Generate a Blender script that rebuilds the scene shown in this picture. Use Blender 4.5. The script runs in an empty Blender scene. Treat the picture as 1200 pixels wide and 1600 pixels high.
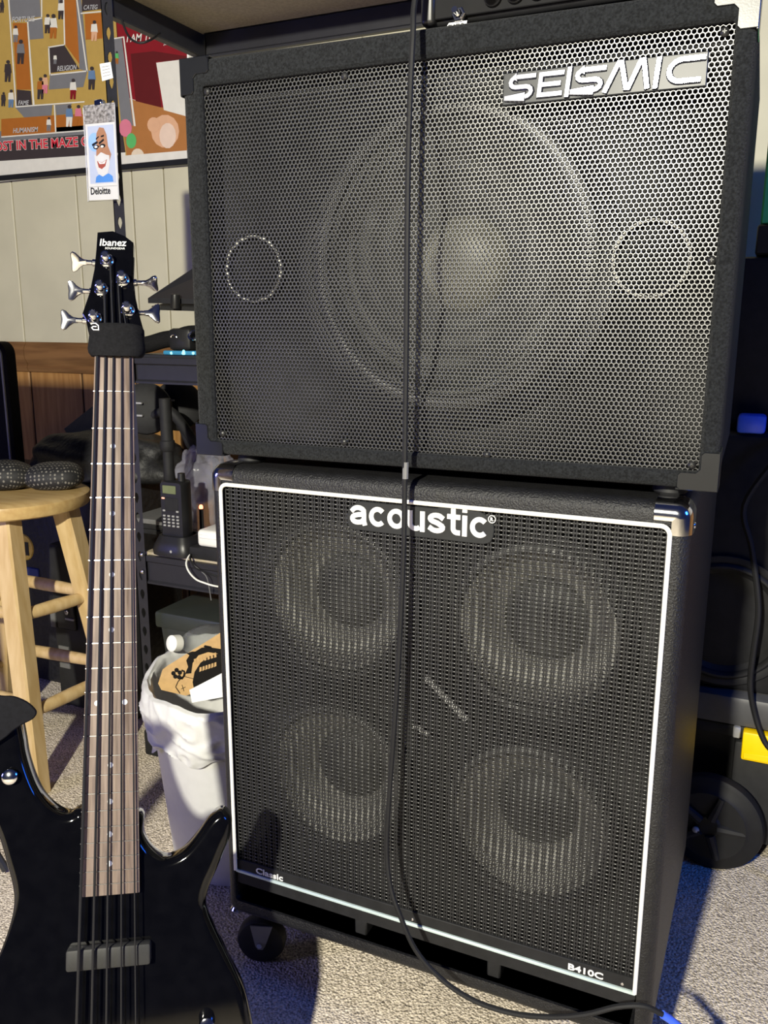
import bpy, bmesh, math, random
import numpy as np
from mathutils import Matrix, Vector, noise as mnoise
S = bpy.context.scene
COL = S.collection
rng = random.Random(4)
PI = math.pi

# ---------------------------------------------------------------- camera
F_PX = 1340.0
CAM = np.array([0.6469, -0.9105, 0.9569])
YAW, PITCH, ROLL = math.radians(24.5013), math.radians(-12.5103), math.radians(0.1543)
def cam_axes():
    cy, sy, cp, sp = math.cos(YAW), math.sin(YAW), math.cos(PITCH), math.sin(PITCH)
    f = np.array([-sy*cp, cy*cp, sp]); r = np.array([cy, sy, 0.]); u = np.cross(r, f)
    cr, sr = math.cos(ROLL), math.sin(ROLL)
    return cr*r+sr*u, -sr*r+cr*u, f
AR, AU, AF = cam_axes()
cd = bpy.data.cameras.new('camera'); co = bpy.data.objects.new('camera', cd); COL.objects.link(co)
cd.sensor_fit = 'VERTICAL'; cd.sensor_height = 36; cd.lens = F_PX/1600*36; cd.clip_start = 0.02
m = Matrix.Identity(4)
for i in range(3):
    m[i][0], m[i][1], m[i][2], m[i][3] = AR[i], AU[i], -AF[i], CAM[i]
co.matrix_world = m
S.camera = co

# ---------------------------------------------------------------- world, lamps, exposure
S.view_settings.view_transform = 'Standard'; S.view_settings.look = 'None'
S.view_settings.gamma = 1; S.view_settings.use_curve_mapping = False
S.view_settings.exposure = 0.0
W = bpy.data.worlds.new('world'); S.world = W; W.use_nodes = True
W.node_tree.nodes['Background'].inputs[0].default_value = (0.12, 0.18, 0.62, 1)
W.node_tree.nodes['Background'].inputs[1].default_value = 0.10
def lamp(name, kind, loc, energy, col, size=0.1, aim=None):
    d = bpy.data.lights.new(name, kind); d.energy = energy; d.color = col
    if kind == 'AREA': d.size = size
    else: d.shadow_soft_size = size
    o = bpy.data.objects.new(name, d); COL.objects.link(o); o.location = loc
    if aim is not None:
        o.rotation_euler = (Vector(aim)-Vector(loc)).to_track_quat('-Z', 'Y').to_euler()
    return o
lamp('room_lamp', 'POINT', (0.40, -2.05, 1.60), 480, (1.0, 0.955, 0.80), 0.04)
lamp('violet_led_lamp', 'AREA', (-1.5, -1.3, 0.8), 9.5, (0.28, 0.28, 1.0), 0.5, (-0.2, 0.2, 0.4))
lamp('blue_led_lamp', 'AREA', (2.3, -0.2, 1.5), 16, (0.02, 0.16, 1.0), 0.5, (0.6, 0.3, 0.5))

# ---------------------------------------------------------------- helpers
def at(px, py, y=None, z=None, x=None):
    """point of the place seen at photo pixel, on the plane y=, z= or x="""
    d = AR*((px-600)/F_PX)+AU*((800-py)/F_PX)+AF
    if y is not None: t = (y-CAM[1])/d[1]
    elif z is not None: t = (z-CAM[2])/d[2]
    else: t = (x-CAM[0])/d[0]
    return CAM+t*d
def nz(v): v = np.array(v, float); return v/(np.linalg.norm(v)+1e-12)
def perp(a):
    a = nz(a); b = np.array([0, 0, 1.]) if abs(a[2]) < .9 else np.array([1., 0, 0])
    u = nz(np.cross(b, a)); return u, np.cross(a, u)
class G:
    def __init__(s): s.v = []; s.f = []; s.n = 0; s.mi = []
    def add(s, V, F, mi=0):
        V = np.asarray(V, float).reshape(-1, 3); o = s.n
        s.v.append(V); s.n += len(V)
        s.f += [tuple(int(i)+o for i in f) for f in F]; s.mi += [mi]*len(F); return s
    def merge(s, g, mi=None):
        o = s.n; s.v += g.v; s.n += g.n; s.f += [tuple(i+o for i in f) for f in g.f]
        s.mi += g.mi if mi is None else [mi]*len(g.f); return s
    def V(s): return np.concatenate(s.v) if s.v else np.zeros((0, 3))
    def xf(s, M):
        M = np.array(M); V = s.V(); s.v = [V@M[:3, :3].T+M[:3, 3]]; return s
    def box(s, a, b, r=0.0, seg=2, mi=0):
        a = np.minimum(a, b).astype(float) if True else a; b2 = np.maximum(np.array(a), np.array(b))
        b = b2; c = (a+b)/2; d = b-a
        if r <= 0:
            V = [[x, y, z] for x in (a[0], b[0]) for y in (a[1], b[1]) for z in (a[2], b[2])]
            return s.add(V, [(0, 1, 3, 2), (4, 6, 7, 5), (0, 4, 5, 1), (2, 3, 7, 6), (0, 2, 6, 4), (1, 5, 7, 3)], mi)
        bm = bmesh.new(); bmesh.ops.create_cube(bm, size=1)
        for v in bm.verts: v.co = Vector((v.co.x*d[0], v.co.y*d[1], v.co.z*d[2]))
        bmesh.ops.bevel(bm, geom=bm.edges[:], offset=min(r, .49*min(d)), segments=seg, profile=.5, affect='EDGES')
        bm.verts.index_update()
        V = np.array([v.co[:] for v in bm.verts])+c; Fs = [tuple(v.index for v in f.verts) for f in bm.faces]; bm.free()
        return s.add(V, Fs, mi)
    def cyl(s, p0, p1, r0, r1=None, n=16, mi=0):
        r1 = r0 if r1 is None else r1
        p0, p1 = np.array(p0, float), np.array(p1, float); u, v = perp(p1-p0)
        A = [p0+r0*(math.cos(2*PI*i/n)*u+math.sin(2*PI*i/n)*v) for i in range(n)]
        B = [p1+r1*(math.cos(2*PI*i/n)*u+math.sin(2*PI*i/n)*v) for i in range(n)]
        F = [(i, (i+1) % n, n+(i+1) % n, n+i) for i in range(n)]+[tuple(range(n))[::-1], tuple(range(n, 2*n))]
        return s.add(A+B, F, mi)
    def loft(s, loops, cap0=True, cap1=True, closed=True, mi=0):
        n = len(loops[0]); V = np.concatenate([np.asarray(l, float) for l in loops]); F = []
        for k in range(len(loops)-1):
            for i in range(n if closed else n-1):
                j = (i+1) % n; F.append((k*n+i, k*n+j, (k+1)*n+j, (k+1)*n+i))
        if cap0: F.append(tuple(range(n))[::-1])
        if cap1: F.append(tuple(range((len(loops)-1)*n, len(loops)*n)))
        return s.add(V, F, mi)
    def tube(s, P, r, n=8, mi=0, cap=True, closed=False):
        P = [np.array(p, float) for p in P]; L = []; N = len(P)
        u = None
        for i, p in enumerate(P):
            if closed: t = nz(P[(i+1) % N]-P[i-1])
            else: t = nz(P[min(i+1, N-1)]-P[max(i-1, 0)])
            if u is None: u, _ = perp(t)
            u = nz(u-t*np.dot(u, t)); w = np.cross(t, u); rr = r[i] if hasattr(r, '__len__') else r
            L.append([p+rr*(math.cos(2*PI*k/n)*u+math.sin(2*PI*k/n)*w) for k in range(n)])
        if closed: L.append(L[0]); cap = False
        return s.loft(L, cap, cap, True, mi)
    def lathe(s, prof, o, a, n=32, mi=0, cap0=True, cap1=True):
        o = np.array(o, float); a = nz(a); u, v = perp(a)
        L = [[o+a*h+max(r, 1e-5)*(math.cos(2*PI*k/n)*u+math.sin(2*PI*k/n)*v) for k in range(n)] for r, h in prof]
        return s.loft(L, cap0, cap1, True, mi)
    def prism(s, poly, t, o=(0, 0, 0), u=(1, 0, 0), v=(0, 0, 1), bev=0.0, mi=0, dome=0.0):
        """poly in (u,v), front at o, thickness t backwards along -(u x v)"""
        o, u, v = np.array(o, float), np.array(u, float), np.array(v, float); w = nz(np.cross(u, v))
        P = np.array(poly, float)
        if signed(P) < 0: P = P[::-1]
        put = lambda Q, h: [o+u*a+v*b+w*h for a, b in Q]
        if dome > 0:
            Q = inset(P, bev); n = len(P); c = P.mean(0)
            s.loft([put(Q, -t), put(P, -t+bev), put(P, -bev), put(Q, 0)], False, False, True, mi)
            k = s.n; s.add(put(Q, 0)+put([c], dome), [(i, (i+1) % n, n) for i in range(n)], mi)
            return s.add(put(Q, -t)+put([c], -t-dome), [((i+1) % n, i, n) for i in range(n)], mi)
        if bev > 0:
            Q = inset(P, bev); return s.loft([put(P, -t), put(P, -bev), put(Q, 0)], True, True, True, mi)
        return s.loft([put(P, -t), put(P, 0)], True, True, True, mi)
    def stroke(s, path, w, h, bev, put):
        P = np.array(path, float); n = len(P); L = []
        for i in range(n):
            t0 = nz(P[i]-P[i-1]) if i else nz(P[1]-P[0]); t1 = nz(P[i+1]-P[i]) if i < n-1 else t0
            nn = nz(np.array([-(t0+t1)[1], (t0+t1)[0]])); k = 1/max(.5, np.dot(nn, np.array([-t0[1], t0[0]])))
            L.append([put(P[i]+nn*(w/2)*k, 0), put(P[i]+nn*(w/2-bev)*k, h), put(P[i]-nn*(w/2-bev)*k, h), put(P[i]-nn*(w/2)*k, 0)])
        return s.loft(L, True, True, True)
def signed(P): x, y = P[:, 0], P[:, 1]; return .5*np.sum(x*np.roll(y, -1)-np.roll(x, -1)*y)
def inset(P, e):
    P = np.array(P, float); t = np.roll(P, -1, 0)-P; t /= (np.linalg.norm(t, axis=1)[:, None]+1e-12)
    nn = np.stack([-t[:, 1], t[:, 0]], 1); a = nn+np.roll(nn, 1, 0); a /= (np.linalg.norm(a, axis=1)[:, None]+1e-9)
    k = 1/np.maximum(.5, np.sum(a*nn, 1)); return P+a*(e*k)[:, None]
def crom(P, k=6, closed=True):
    P = [np.array(p, float) for p in P]; n = len(P); out = []
    for i in range(n if closed else n-1):
        g = (lambda j: P[j % n]) if closed else (lambda j: P[max(0, min(n-1, j))])
        a, b, c, d = g(i-1), g(i), g(i+1), g(i+2)
        for q in range(k):
            t = q/k
            out.append(.5*((2*b)+(c-a)*t+(2*a-5*b+4*c-d)*t*t+(3*b-a-3*c+d)*t**3))
    if not closed: out.append(P[-1])
    return np.array(out)
def rrect(x0, x1, z0, z1, r, y, n=5):
    L = []
    for cx, cz, a0 in ((x1-r, z1-r, 0), (x0+r, z1-r, PI/2), (x0+r, z0+r, PI), (x1-r, z0+r, 1.5*PI)):
        for k in range(n+1):
            a = a0+PI/2*k/n; L.append((cx+r*math.cos(a), y, cz+r*math.sin(a)))
    return L
def text(st, size, ext=.0005, bold=0.0, xs=1.0, shear=0.0, align='LEFT', sp=1.0):
    c = bpy.data.curves.new('tmp', 'FONT'); c.body = st; c.size = size; c.extrude = ext; c.offset = bold; c.shear = shear
    c.align_x = align; c.space_character = sp; c.resolution_u = 3
    o = bpy.data.objects.new('tmp', c); COL.objects.link(o)
    me = o.evaluated_get(bpy.context.evaluated_depsgraph_get()).to_mesh()
    V = np.array([v.co[:] for v in me.vertices]).reshape(-1, 3); F = [tuple(p.vertices) for p in me.polygons]
    V[:, 0] *= xs
    bpy.data.objects.remove(o); bpy.data.curves.remove(c)
    g = G(); g.add(V, F); return g
def fmat(o, u, v):
    o, u, v = np.array(o, float), nz(u), np.array(v, float); v = nz(v-u*np.dot(u, v)); w = np.cross(u, v)
    M = np.eye(4); M[:3, 0], M[:3, 1], M[:3, 2], M[:3, 3] = u, v, w, o; return M
FRONT = lambda o: fmat(o, (1, 0, 0), (0, 0, 1))       # text plane facing -y
MW = {}
def obj(name, g, mat, parent=None, smooth=40, label=None, cat=None, group=None, kind=None):
    V = g.V()
    if parent is not None:
        M = np.array(MW[parent.name]); Mi = np.linalg.inv(M); V = V@Mi[:3, :3].T+Mi[:3, 3]; org = None
    else:
        org = np.array([(V[:, 0].min()+V[:, 0].max())/2, (V[:, 1].min()+V[:, 1].max())/2, V[:, 2].min()]); V = V-org
    me = bpy.data.meshes.new(name); me.from_pydata(V.tolist(), [], g.f)
    mats = mat if isinstance(mat, (list, tuple)) else [mat]
    for q in mats: me.materials.append(q)
    if len(mats) > 1: me.polygons.foreach_set('material_index', np.array(g.mi, dtype=np.int32))
    if smooth:
        me.polygons.foreach_set('use_smooth', np.ones(len(me.polygons), dtype=bool)); me.set_sharp_from_angle(angle=math.radians(smooth))
    me.update()
    o = bpy.data.objects.new(name, me); COL.objects.link(o)
    if parent is not None: o.parent = parent; MW[o.name] = MW[parent.name]
    else: o.location = org; MW[o.name] = Matrix.Translation(Vector(org))
    if label: o['label'] = label
    if cat: o['category'] = cat
    if group: o['group'] = group
    if kind: o['kind'] = kind
    return o
def thing(name, label, cat, M=None, loc=None, group=None):
    o = bpy.data.objects.new(name, None); COL.objects.link(o); o.empty_display_size = .05
    M = Matrix.Translation(Vector(loc)) if M is None else Matrix(M.tolist() if hasattr(M, 'tolist') else M)
    o.matrix_world = M; MW[o.name] = M
    o['label'] = label; o['category'] = cat
    if group: o['group'] = group
    return o
def mat(name, col, rough=.5, metal=0., spec=.5, var=0., vscale=60., bump=0., bscale=300., bdist=.001, coat=0., emit=None, es=1.,
        trans=0., alpha=1., col2=None, stretch=None, vor=False, sheen=0., ior=1.45):
    M = bpy.data.materials.new(name); M.use_nodes = True; nt = M.node_tree; N = nt.nodes; L = nt.links
    b = N['Principled BSDF']; b.inputs['Base Color'].default_value = (*col, 1); b.inputs['Roughness'].default_value = rough
    b.inputs['Metallic'].default_value = metal; b.inputs['Specular IOR Level'].default_value = spec; b.inputs['IOR'].default_value = ior
    b.inputs['Coat Weight'].default_value = coat; b.inputs['Coat Roughness'].default_value = .05
    b.inputs['Transmission Weight'].default_value = trans; b.inputs['Alpha'].default_value = alpha
    b.inputs['Sheen Weight'].default_value = sheen
    if emit: b.inputs['Emission Color'].default_value = (*emit, 1); b.inputs['Emission Strength'].default_value = es
    tc = N.new('ShaderNodeTexCoord'); mp = N.new('ShaderNodeMapping'); L.new(tc.outputs['Object'], mp.inputs['Vector'])
    if stretch: mp.inputs['Scale'].default_value = stretch
    def tex(sc, v=False):
        if v:
            t = N.new('ShaderNodeTexVoronoi'); t.inputs['Scale'].default_value = sc; L.new(mp.outputs['Vector'], t.inputs['Vector']); return t.outputs['Distance']
        t = N.new('ShaderNodeTexNoise'); t.inputs['Scale'].default_value = sc; t.inputs['Detail'].default_value = 5; L.new(mp.outputs['Vector'], t.inputs['Vector']); return t.outputs['Fac']
    if var > 0 or col2:
        rp = N.new('ShaderNodeValToRGB'); L.new(tex(vscale), rp.inputs['Fac'])
        c2 = col2 or tuple(min(1, c*(1+var)) for c in col); c1 = col if col2 else tuple(c*(1-var) for c in col)
        rp.color_ramp.elements[0].position = .35; rp.color_ramp.elements[1].position = .65
        rp.color_ramp.elements[0].color = (*c1, 1); rp.color_ramp.elements[1].color = (*c2, 1)
        L.new(rp.outputs['Color'], b.inputs['Base Color'])
    if bump > 0:
        bp = N.new('ShaderNodeBump'); bp.inputs['Strength'].default_value = bump; bp.inputs['Distance'].default_value = bdist
        L.new(tex(bscale, vor), bp.inputs['Height']); L.new(bp.outputs['Normal'], b.inputs['Normal'])
    return M
def nse(p, s=1.0, o=0.0): return mnoise.noise(Vector((p[0]*s+o, p[1]*s+o*1.7, p[2]*s-o)))

# ---------------------------------------------------------------- materials
M_CREAM = mat('cream_paint', (.50, .47, .345), .55, var=.04, vscale=9, bump=.06, bscale=180, bdist=.001)
M_CREAM_GAP = mat('cream_groove', (.56, .51, .40), .6, var=.03)
M_PANEL = mat('oak_panelling', (.26, .125, .035), .45, col2=(.36, .19, .06), vscale=9, stretch=(9, 9, .7), bump=.15, bscale=40, bdist=.001)
M_GROOVE = mat('dark_groove', (.035, .018, .008), .7, var=.1)
M_RAIL = mat('walnut_rail', (.13, .062, .022), .42, col2=(.20, .10, .036), vscale=8, stretch=(.8, 8, 8), bump=.1, bscale=40)
M_OZITE = mat('charcoal_carpet_covering', (.010, .011, .0125), .95, var=.5, vscale=420, bump=1., bscale=520, bdist=.0022, sheen=.04, spec=.2)
M_TOLEX = mat('black_tolex', (.009, .009, .010), .45, var=.2, vscale=90, bump=1., bscale=420, bdist=.0016)
M_GRILLE = mat('black_nickel_steel', (.12, .12, .12), .42, metal=1., var=.1, vscale=30)
M_BAFFLE = mat('black_baffle', (.006, .006, .006), .8, var=.1)
M_CONE = mat('grey_paper_cone', (.225, .22, .205), .8, var=.12, vscale=70, bump=.2, bscale=200)
M_CAP = mat('dark_dust_cap', (.07, .07, .068), .6, var=.1)
M_CAPL = mat('grey_dust_cap', (.16, .155, .13), .45, var=.1)
M_SURR = mat('rubber_surround', (.05, .05, .05), .5, var=.1)
M_CHROME = mat('chrome', (.75, .75, .77), .12, metal=1., var=.03)
M_CHROME2 = mat('brushed_chrome', (.40, .40, .46), .19, metal=1., var=.05, vscale=200)
M_BRACKET = mat('black_satin_steel', (.006, .0065, .008), .33, spec=.5, var=.06, vscale=60, bump=.08, bscale=500, bdist=.0005)
M_BLACKP = mat('black_plastic', (.012, .012, .013), .38, var=.1, vscale=40)
M_BLACKM = mat('matt_black_plastic', (.013, .013, .014), .65, spec=.3, var=.15, vscale=60, bump=.15, bscale=700, bdist=.0004)
M_RUBBER = mat('black_rubber', (.010, .010, .011), .6, spec=.3, var=.1)
M_WHITEPIPE = mat('white_piping', (.80, .78, .70), .4, var=.03)
M_WHITE = mat('white_print', (.70, .70, .69), .5, var=.02)
M_STRIP = mat('silver_strip', (.55, .66, .66), .35, metal=.25, var=.03)
M_PLATE = mat('black_badge_plate', (.018, .019, .020), .5, var=.1, spec=.3)
M_CLOTH = mat('black_grille_cloth', (.017, .017, .018), .5, spec=.35, var=.25, vscale=140)
M_THREAD = mat('black_grille_thread', (.04, .04, .04), .28, spec=.9, var=.2, vscale=300)
M_GLOSS = mat('gloss_black_lacquer', (.002, .002, .0025), .07, var=.2, coat=.25, spec=.4)
M_ROSE = mat('rosewood', (.09, .062, .050), .55, col2=(.195, .145, .118), vscale=14, stretch=(16, .9, 16), bump=.1, bscale=90)
M_MAPLE = mat('maple_neck', (.55, .42, .27), .4, var=.1, stretch=(8, 1, 8), vscale=12)
M_FRET = mat('nickel_fret', (.78, .75, .70), .25, metal=1., var=.03)
M_DOT = mat('pearl_dot', (.75, .76, .75), .3, var=.08, vscale=300)
M_STRING = mat('dark_wound_string', (.018, .018, .02), .35, metal=.3, var=.1, vscale=900)
M_PICKUP = mat('black_pickup_cover', (.030, .030, .030), .55, spec=.25, var=.08, bump=.1, bscale=500)
M_NEO = mat('black_neoprene', (.006, .006, .007), .9, spec=.2, var=.25, vscale=300, bump=.3, bscale=900, bdist=.0004)
M_LEATHER = mat('black_leather', (.005, .005, .007), .6, spec=.06, var=.15, vscale=120, bump=.25, bscale=300, bdist=.0008)
M_STOOL = mat('light_birch', (.47, .325, .145), .45, col2=(.57, .42, .22), vscale=10, stretch=(7, 7, .8), bump=.06, bscale=60)
M_SEATW = mat('birch_seat', (.43, .28, .11), .33, col2=(.53, .37, .16), vscale=9, stretch=(.8, 7, 7), bump=.05, bscale=60)
M_RACK = mat('black_powder_coat', (.018, .018, .021), .45, var=.1, vscale=80, bump=.1, bscale=900, bdist=.0003)
M_BEAM = mat('dark_grey_powder_coat', (.015, .015, .019), .45, var=.08, bump=.08, bscale=900, bdist=.0003)
M_BOARD = mat('particle_board', (.40, .34, .24), .7, var=.12, vscale=160, bump=.1, bscale=300)
M_BINW = mat('white_bin_plastic', (.57, .57, .555), .4, var=.02)
M_BAGW = mat('white_bin_liner', (.60, .60, .585), .42, var=.03, vscale=40, bump=.35, bscale=14, bdist=.01)
M_CARD = mat('kraft_cardboard', (.42, .26, .10), .7, var=.07, vscale=90, bump=.08, bscale=500)
M_CLEAR = mat('clear_plastic', (.92, .95, .95), .06, trans=.92, ior=1.2, var=.01)
M_FILM = mat('clear_bag_film', (.40, .40, .46), .2, trans=.3, alpha=.38, ior=1.2, var=.25, vscale=25, spec=.9)
M_TOTE = mat('grey_green_tote', (.03, .033, .031), .5, var=.06)
M_BLUE = mat('blue_plastic', (.05, .13, .75), .4, var=.05)
M_YELLOW = mat('yellow_plastic', (.95, .62, .0), .4, var=.03)
M_GREY = mat('mid_grey_plastic', (.14, .14, .14), .5, var=.06)
M_LGREY = mat('pale_grey_plastic', (.30, .30, .30), .4, var=.05)
M_BOX = mat('charcoal_box_plastic', (.022, .022, .023), .6, spec=.3, var=.1, bump=.1, bscale=400, bdist=.0005)
M_WHITEP = mat('white_plastic', (.78, .77, .72), .35, var=.02)
M_LCD = mat('radio_screen', (.13, .15, .075), .25, var=.05)
M_PAPER = mat('white_paper', (.75, .75, .74), .7, var=.03)
M_GOLD = mat('gold_badge', (.75, .50, .08), .4, var=.15, vscale=70)
def flat(n, c, r=.45): return mat(n, c, r, var=.03, vscale=40)

# ---------------------------------------------------------------- setting
cm = bpy.data.materials.new('berber_carpet'); cm.use_nodes = True; nt = cm.node_tree; N, L = nt.nodes, nt.links; b = N['Principled BSDF']
tc = N.new('ShaderNodeTexCoord'); vo = N.new('ShaderNodeTexVoronoi'); vo.inputs['Scale'].default_value = 260
n1 = N.new('ShaderNodeTexNoise'); n1.inputs['Scale'].default_value = 330; n1.inputs['Detail'].default_value = 3
n2 = N.new('ShaderNodeTexNoise'); n2.inputs['Scale'].default_value = 5
r1 = N.new('ShaderNodeValToRGB'); r1.color_ramp.elements[0].position = .30; r1.color_ramp.elements[1].position = .60
r1.color_ramp.elements[0].color = (.22, .18, .125, 1); r1.color_ramp.elements[1].color = (.86, .755, .60, 1)
mx = N.new('ShaderNodeMixRGB'); mx.blend_type = 'MULTIPLY'; mx.inputs[0].default_value = .22
bp = N.new('ShaderNodeBump'); bp.inputs['Strength'].default_value = .8; bp.inputs['Distance'].default_value = .003; bp.invert = True
for t in (vo, n1, n2): L.new(tc.outputs['Object'], t.inputs['Vector'])
L.new(n1.outputs['Fac'], r1.inputs['Fac']); L.new(r1.outputs['Color'], mx.inputs[1]); L.new(n2.outputs['Fac'], mx.inputs[2])
L.new(mx.outputs[0], b.inputs['Base Color']); L.new(vo.outputs['Distance'], bp.inputs['Height']); L.new(bp.outputs['Normal'], b.inputs['Normal'])
b.inputs['Roughness'].default_value = .95
g = G().box((-4, -4, -.05), (4, 1.16, 0)); obj('floor', g, cm, smooth=0, kind='structure')
WY = 1.10
g = G().box((-4, WY+.008, 0), (4, WY+.06, 2.4)); wall = obj('wall_back', g, M_CREAM_GAP, smooth=0, kind='structure')
g = G().box((-4, WY+.0065, 0), (4, WY+.0085, .88)); obj('groove_backing', g, M_GROOVE, wall, smooth=0)
def planks(xs, z0, z1, m, gap, bev):
    for a, c in zip(xs[:-1], xs[1:]):
        obj('panel', G().box((a+gap/2, WY, z0), (c-gap/2, WY+.009, z1), bev, 1), m, wall, smooth=30)
base = [-1.4998, -1.2485, -1.0454, -.9355, -.75, -.55, -.33]
ux = [-4.0, -3.72, -3.5, -3.31, -3.05, -2.9, -2.66, -2.47, -2.36, -2.17, -1.98, -1.85, -1.70]+base+[-.08, .12, .31, .42, .62, .82, 1.0, 1.2, 1.45, 1.6, 1.8, 2.05, 2.3, 2.5, 2.7, 2.95, 3.2, 3.4, 3.6, 3.8, 4.0]
planks(ux, .89, 2.4, M_CREAM, .004, .0025)
lx = [-4.0, -3.75, -3.5, -3.36, -3.1, -2.8, -2.6, -2.4, -2.2, -2.0, -1.85, -1.68, -1.4905, -1.28, -1.0727, -1.0322, -.9184, -.70, -.52, -.28, -.06, .1, .3, .5, .62, .83, 1.03, 1.25, 1.4, 1.6, 1.85, 2.1, 2.3, 2.55, 2.8, 3.0, 3.3, 3.6, 4.0]
planks(lx, 0, .86, M_PANEL, .007, .003)
g = G()
prof = [(0, .80), (-.012, .803), (-.018, .815), (-.014, .824), (-.016, .83), (-.024, .842), (-.026, .868), (-.02, .883), (-.012, .893), (0, .893)]
g.loft([[(x, WY+a, z) for a, z in prof] for x in (-4, -1.4815)], True, True)
g.loft([[(x, WY+a, z) for a, z in prof] for x in (-1.4795, 4)], True, True)
obj('trim_1', g, M_RAIL, smooth=30, kind='structure')

# ---------------------------------------------------------------- cell plates (perforated sheets)
def cells(g, cen, outer, inner, y0, thick, dome=0.0, flatf=0.0):
    """cen (K,2) cell centres in x,z; outer, inner (n,2): sheet with one hole per cell"""
    n = len(outer); K = len(cen)
    o = cen[:, None, :]+outer[None]; i = cen[:, None, :]+inner[None]
    def p3(q, y): return np.concatenate([q[..., :1], np.full(q.shape[:2]+(1,), y), q[..., 1:]], 2)
    if flatf > 0:
        mid = cen[:, None, :]+(outer*(1-flatf)+inner*flatf)[None]; rings = [p3(o, y0), p3(mid, y0), p3(i, y0+dome), p3(i, y0+thick)]
    else: rings = [p3(o, y0), p3(i, y0+dome), p3(i, y0+thick)]
    nr = len(rings); V = np.concatenate(rings, 1).reshape(-1, 3)
    a = np.arange(n); b_ = (a+1) % n
    f = np.concatenate([np.stack([k*n+a, k*n+b_, (k+1)*n+b_, (k+1)*n+a], 1) for k in range(nr-1)])
    F = (f[None]+(np.arange(K)*nr*n)[:, None, None]).reshape(-1, 4)
    g.v.append(V); off = g.n; g.n += len(V); F = F+off; g.f += [tuple(q) for q in F.tolist()]; g.mi += [0]*len(F)
    return g
def woofer(par, c, y, R, rc, depth, nrm=(0, -1, 0), capm=M_CAP, name='speaker_driver', convex=True, conem=M_CONE, surm=M_SURR):
    o = np.array([c[0], y, c[1]])
    w = obj(name, G().lathe([(R*1.12, -.001), (R*1.12, .005), (R*1.03, .006), (R, .004)], o, nrm, 48, cap0=False, cap1=False), M_BLACKM, par)
    obj('surround', G().lathe([(R, .004)]+[(R-(1-math.cos(t))*R*.055, .004+math.sin(t)*.008) for t in np.linspace(.2, PI-.2, 6)]+[(R*.885, .002)], o, nrm, 48, cap0=False, cap1=False), surm, w)
    obj('cone', G().lathe([(R*.885, .002), (R*.75, -depth*.42), (rc*1.02, -depth)], o, nrm, 48, cap0=False, cap1=False), conem, w)
    s_ = 1 if convex else -1
    obj('dust_cap', G().lathe([(rc*1.02, -depth)]+[(rc*math.cos(t), -depth+s_*rc*.42*math.sin(t)) for t in np.linspace(0.1, PI/2, 7)], o, nrm, 40, cap0=False), capm, w)
    return w

# ---------------------------------------------------------------- upper cabinet (SEISMIC)
SM = np.eye(4); a_ = .0239
SM[:3, 0] = (math.cos(a_), math.sin(a_), 0); SM[:3, 1] = (-math.sin(a_), math.cos(a_), 0); SM[:3, 3] = (-.0044, 0, 0)
SROOT = SM.copy(); SROOT[:3, 3] = (SM@np.array([.293, .2, 0, 1]))[:3]; SROOT[2, 3] = .777
sc_ = thing('bass_cabinet', 'upper black carpet-covered speaker cabinet with honeycomb steel grille', 'speaker cabinet', M=SROOT, group=None)
X0, X1, Z0, Z1 = -.026, .6035, .790, 1.257
gx0, gx1, gz0, gz1 = .001, .585, .808, 1.2275
lip = -.006
g = G().loft([rrect(X0+.004, X1-.004, Z0+.004, Z1-.004, .01, .40), rrect(X0, X1, Z0, Z1, .012, .394), rrect(X0, X1, Z0, Z1, .012, lip+.006),
              rrect(X0+.002, X1-.002, Z0+.002, Z1-.002, .011, lip+.002), rrect(X0+.006, X1-.006, Z0+.006, Z1-.006, .009, lip), rrect(gx0-.003, gx1+.003, gz0-.003, gz1+.003, .003, lip),
              rrect(gx0, gx1, gz0, gz1, .003, lip+.003), rrect(gx0, gx1, gz0, gz1, .003, .004)], True, False)
obj('body', g.xf(SM), M_OZITE, sc_)
def holed(g, x0, x1, z0, z1, c, r, y, t=.015, n=48):
    L_ = []
    for k in range(n):
        a = 2*PI*k/n+1e-4; dx, dz = math.cos(a), math.sin(a)
        k_ = min(((x1 if dx > 0 else x0)-c[0])/dx, ((z1 if dz > 0 else z0)-c[1])/dz); L_.append((dx*k_, dz*k_))
    for cx_, cz_ in ((x0, z0), (x0, z1), (x1, z0), (x1, z1)):
        i = min(range(n), key=lambda q: (L_[q][0]+c[0]-cx_)**2+(L_[q][1]+c[1]-cz_)**2); L_[i] = (cx_-c[0], cz_-c[1])
    return cells(g, np.array([c]), np.array(L_), np.array([(r*math.cos(2*PI*k/n+1e-4), r*math.sin(2*PI*k/n+1e-4)) for k in range(n)]), y, t)
g = G().loft([rrect(gx0, gx1, gz0, gz1, .003, .004), rrect(gx0, gx1, gz0, gz1, .003, .035)], False, False)
holed(g, gx0, gx1, gz0, gz1, (.298, 1.024), .168, .035)
obj('baffle', g.xf(SM), M_BAFFLE, sc_)
p = .00505; ry = p*.8660254
cen = [((i+.5*(j % 2))*p, j*ry) for j in range(int((gz1-gz0)/ry)+1) for i in range(int((gx1-gx0)/p)+1)]
cen = np.array(cen); cen = cen[(cen[:, 0] < gx1-gx0)]+np.array([gx0, gz0])
hx = [];
for k in range(6):
    a1, a2 = PI/6+k*PI/3, PI/6+(k+1)*PI/3; q1 = np.array([math.cos(a1), math.sin(a1)])*p/math.sqrt(3); q2 = np.array([math.cos(a2), math.sin(a2)])*p/math.sqrt(3)
    hx += [q1, (q1+q2)/2]
hx = np.array(hx); ci = np.array([[math.cos(PI/6+k*PI/6), math.sin(PI/6+k*PI/6)] for k in range(12)])*.00186
g = cells(G(), cen, hx, ci, 0.0, .0013, .00045, .45)
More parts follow.
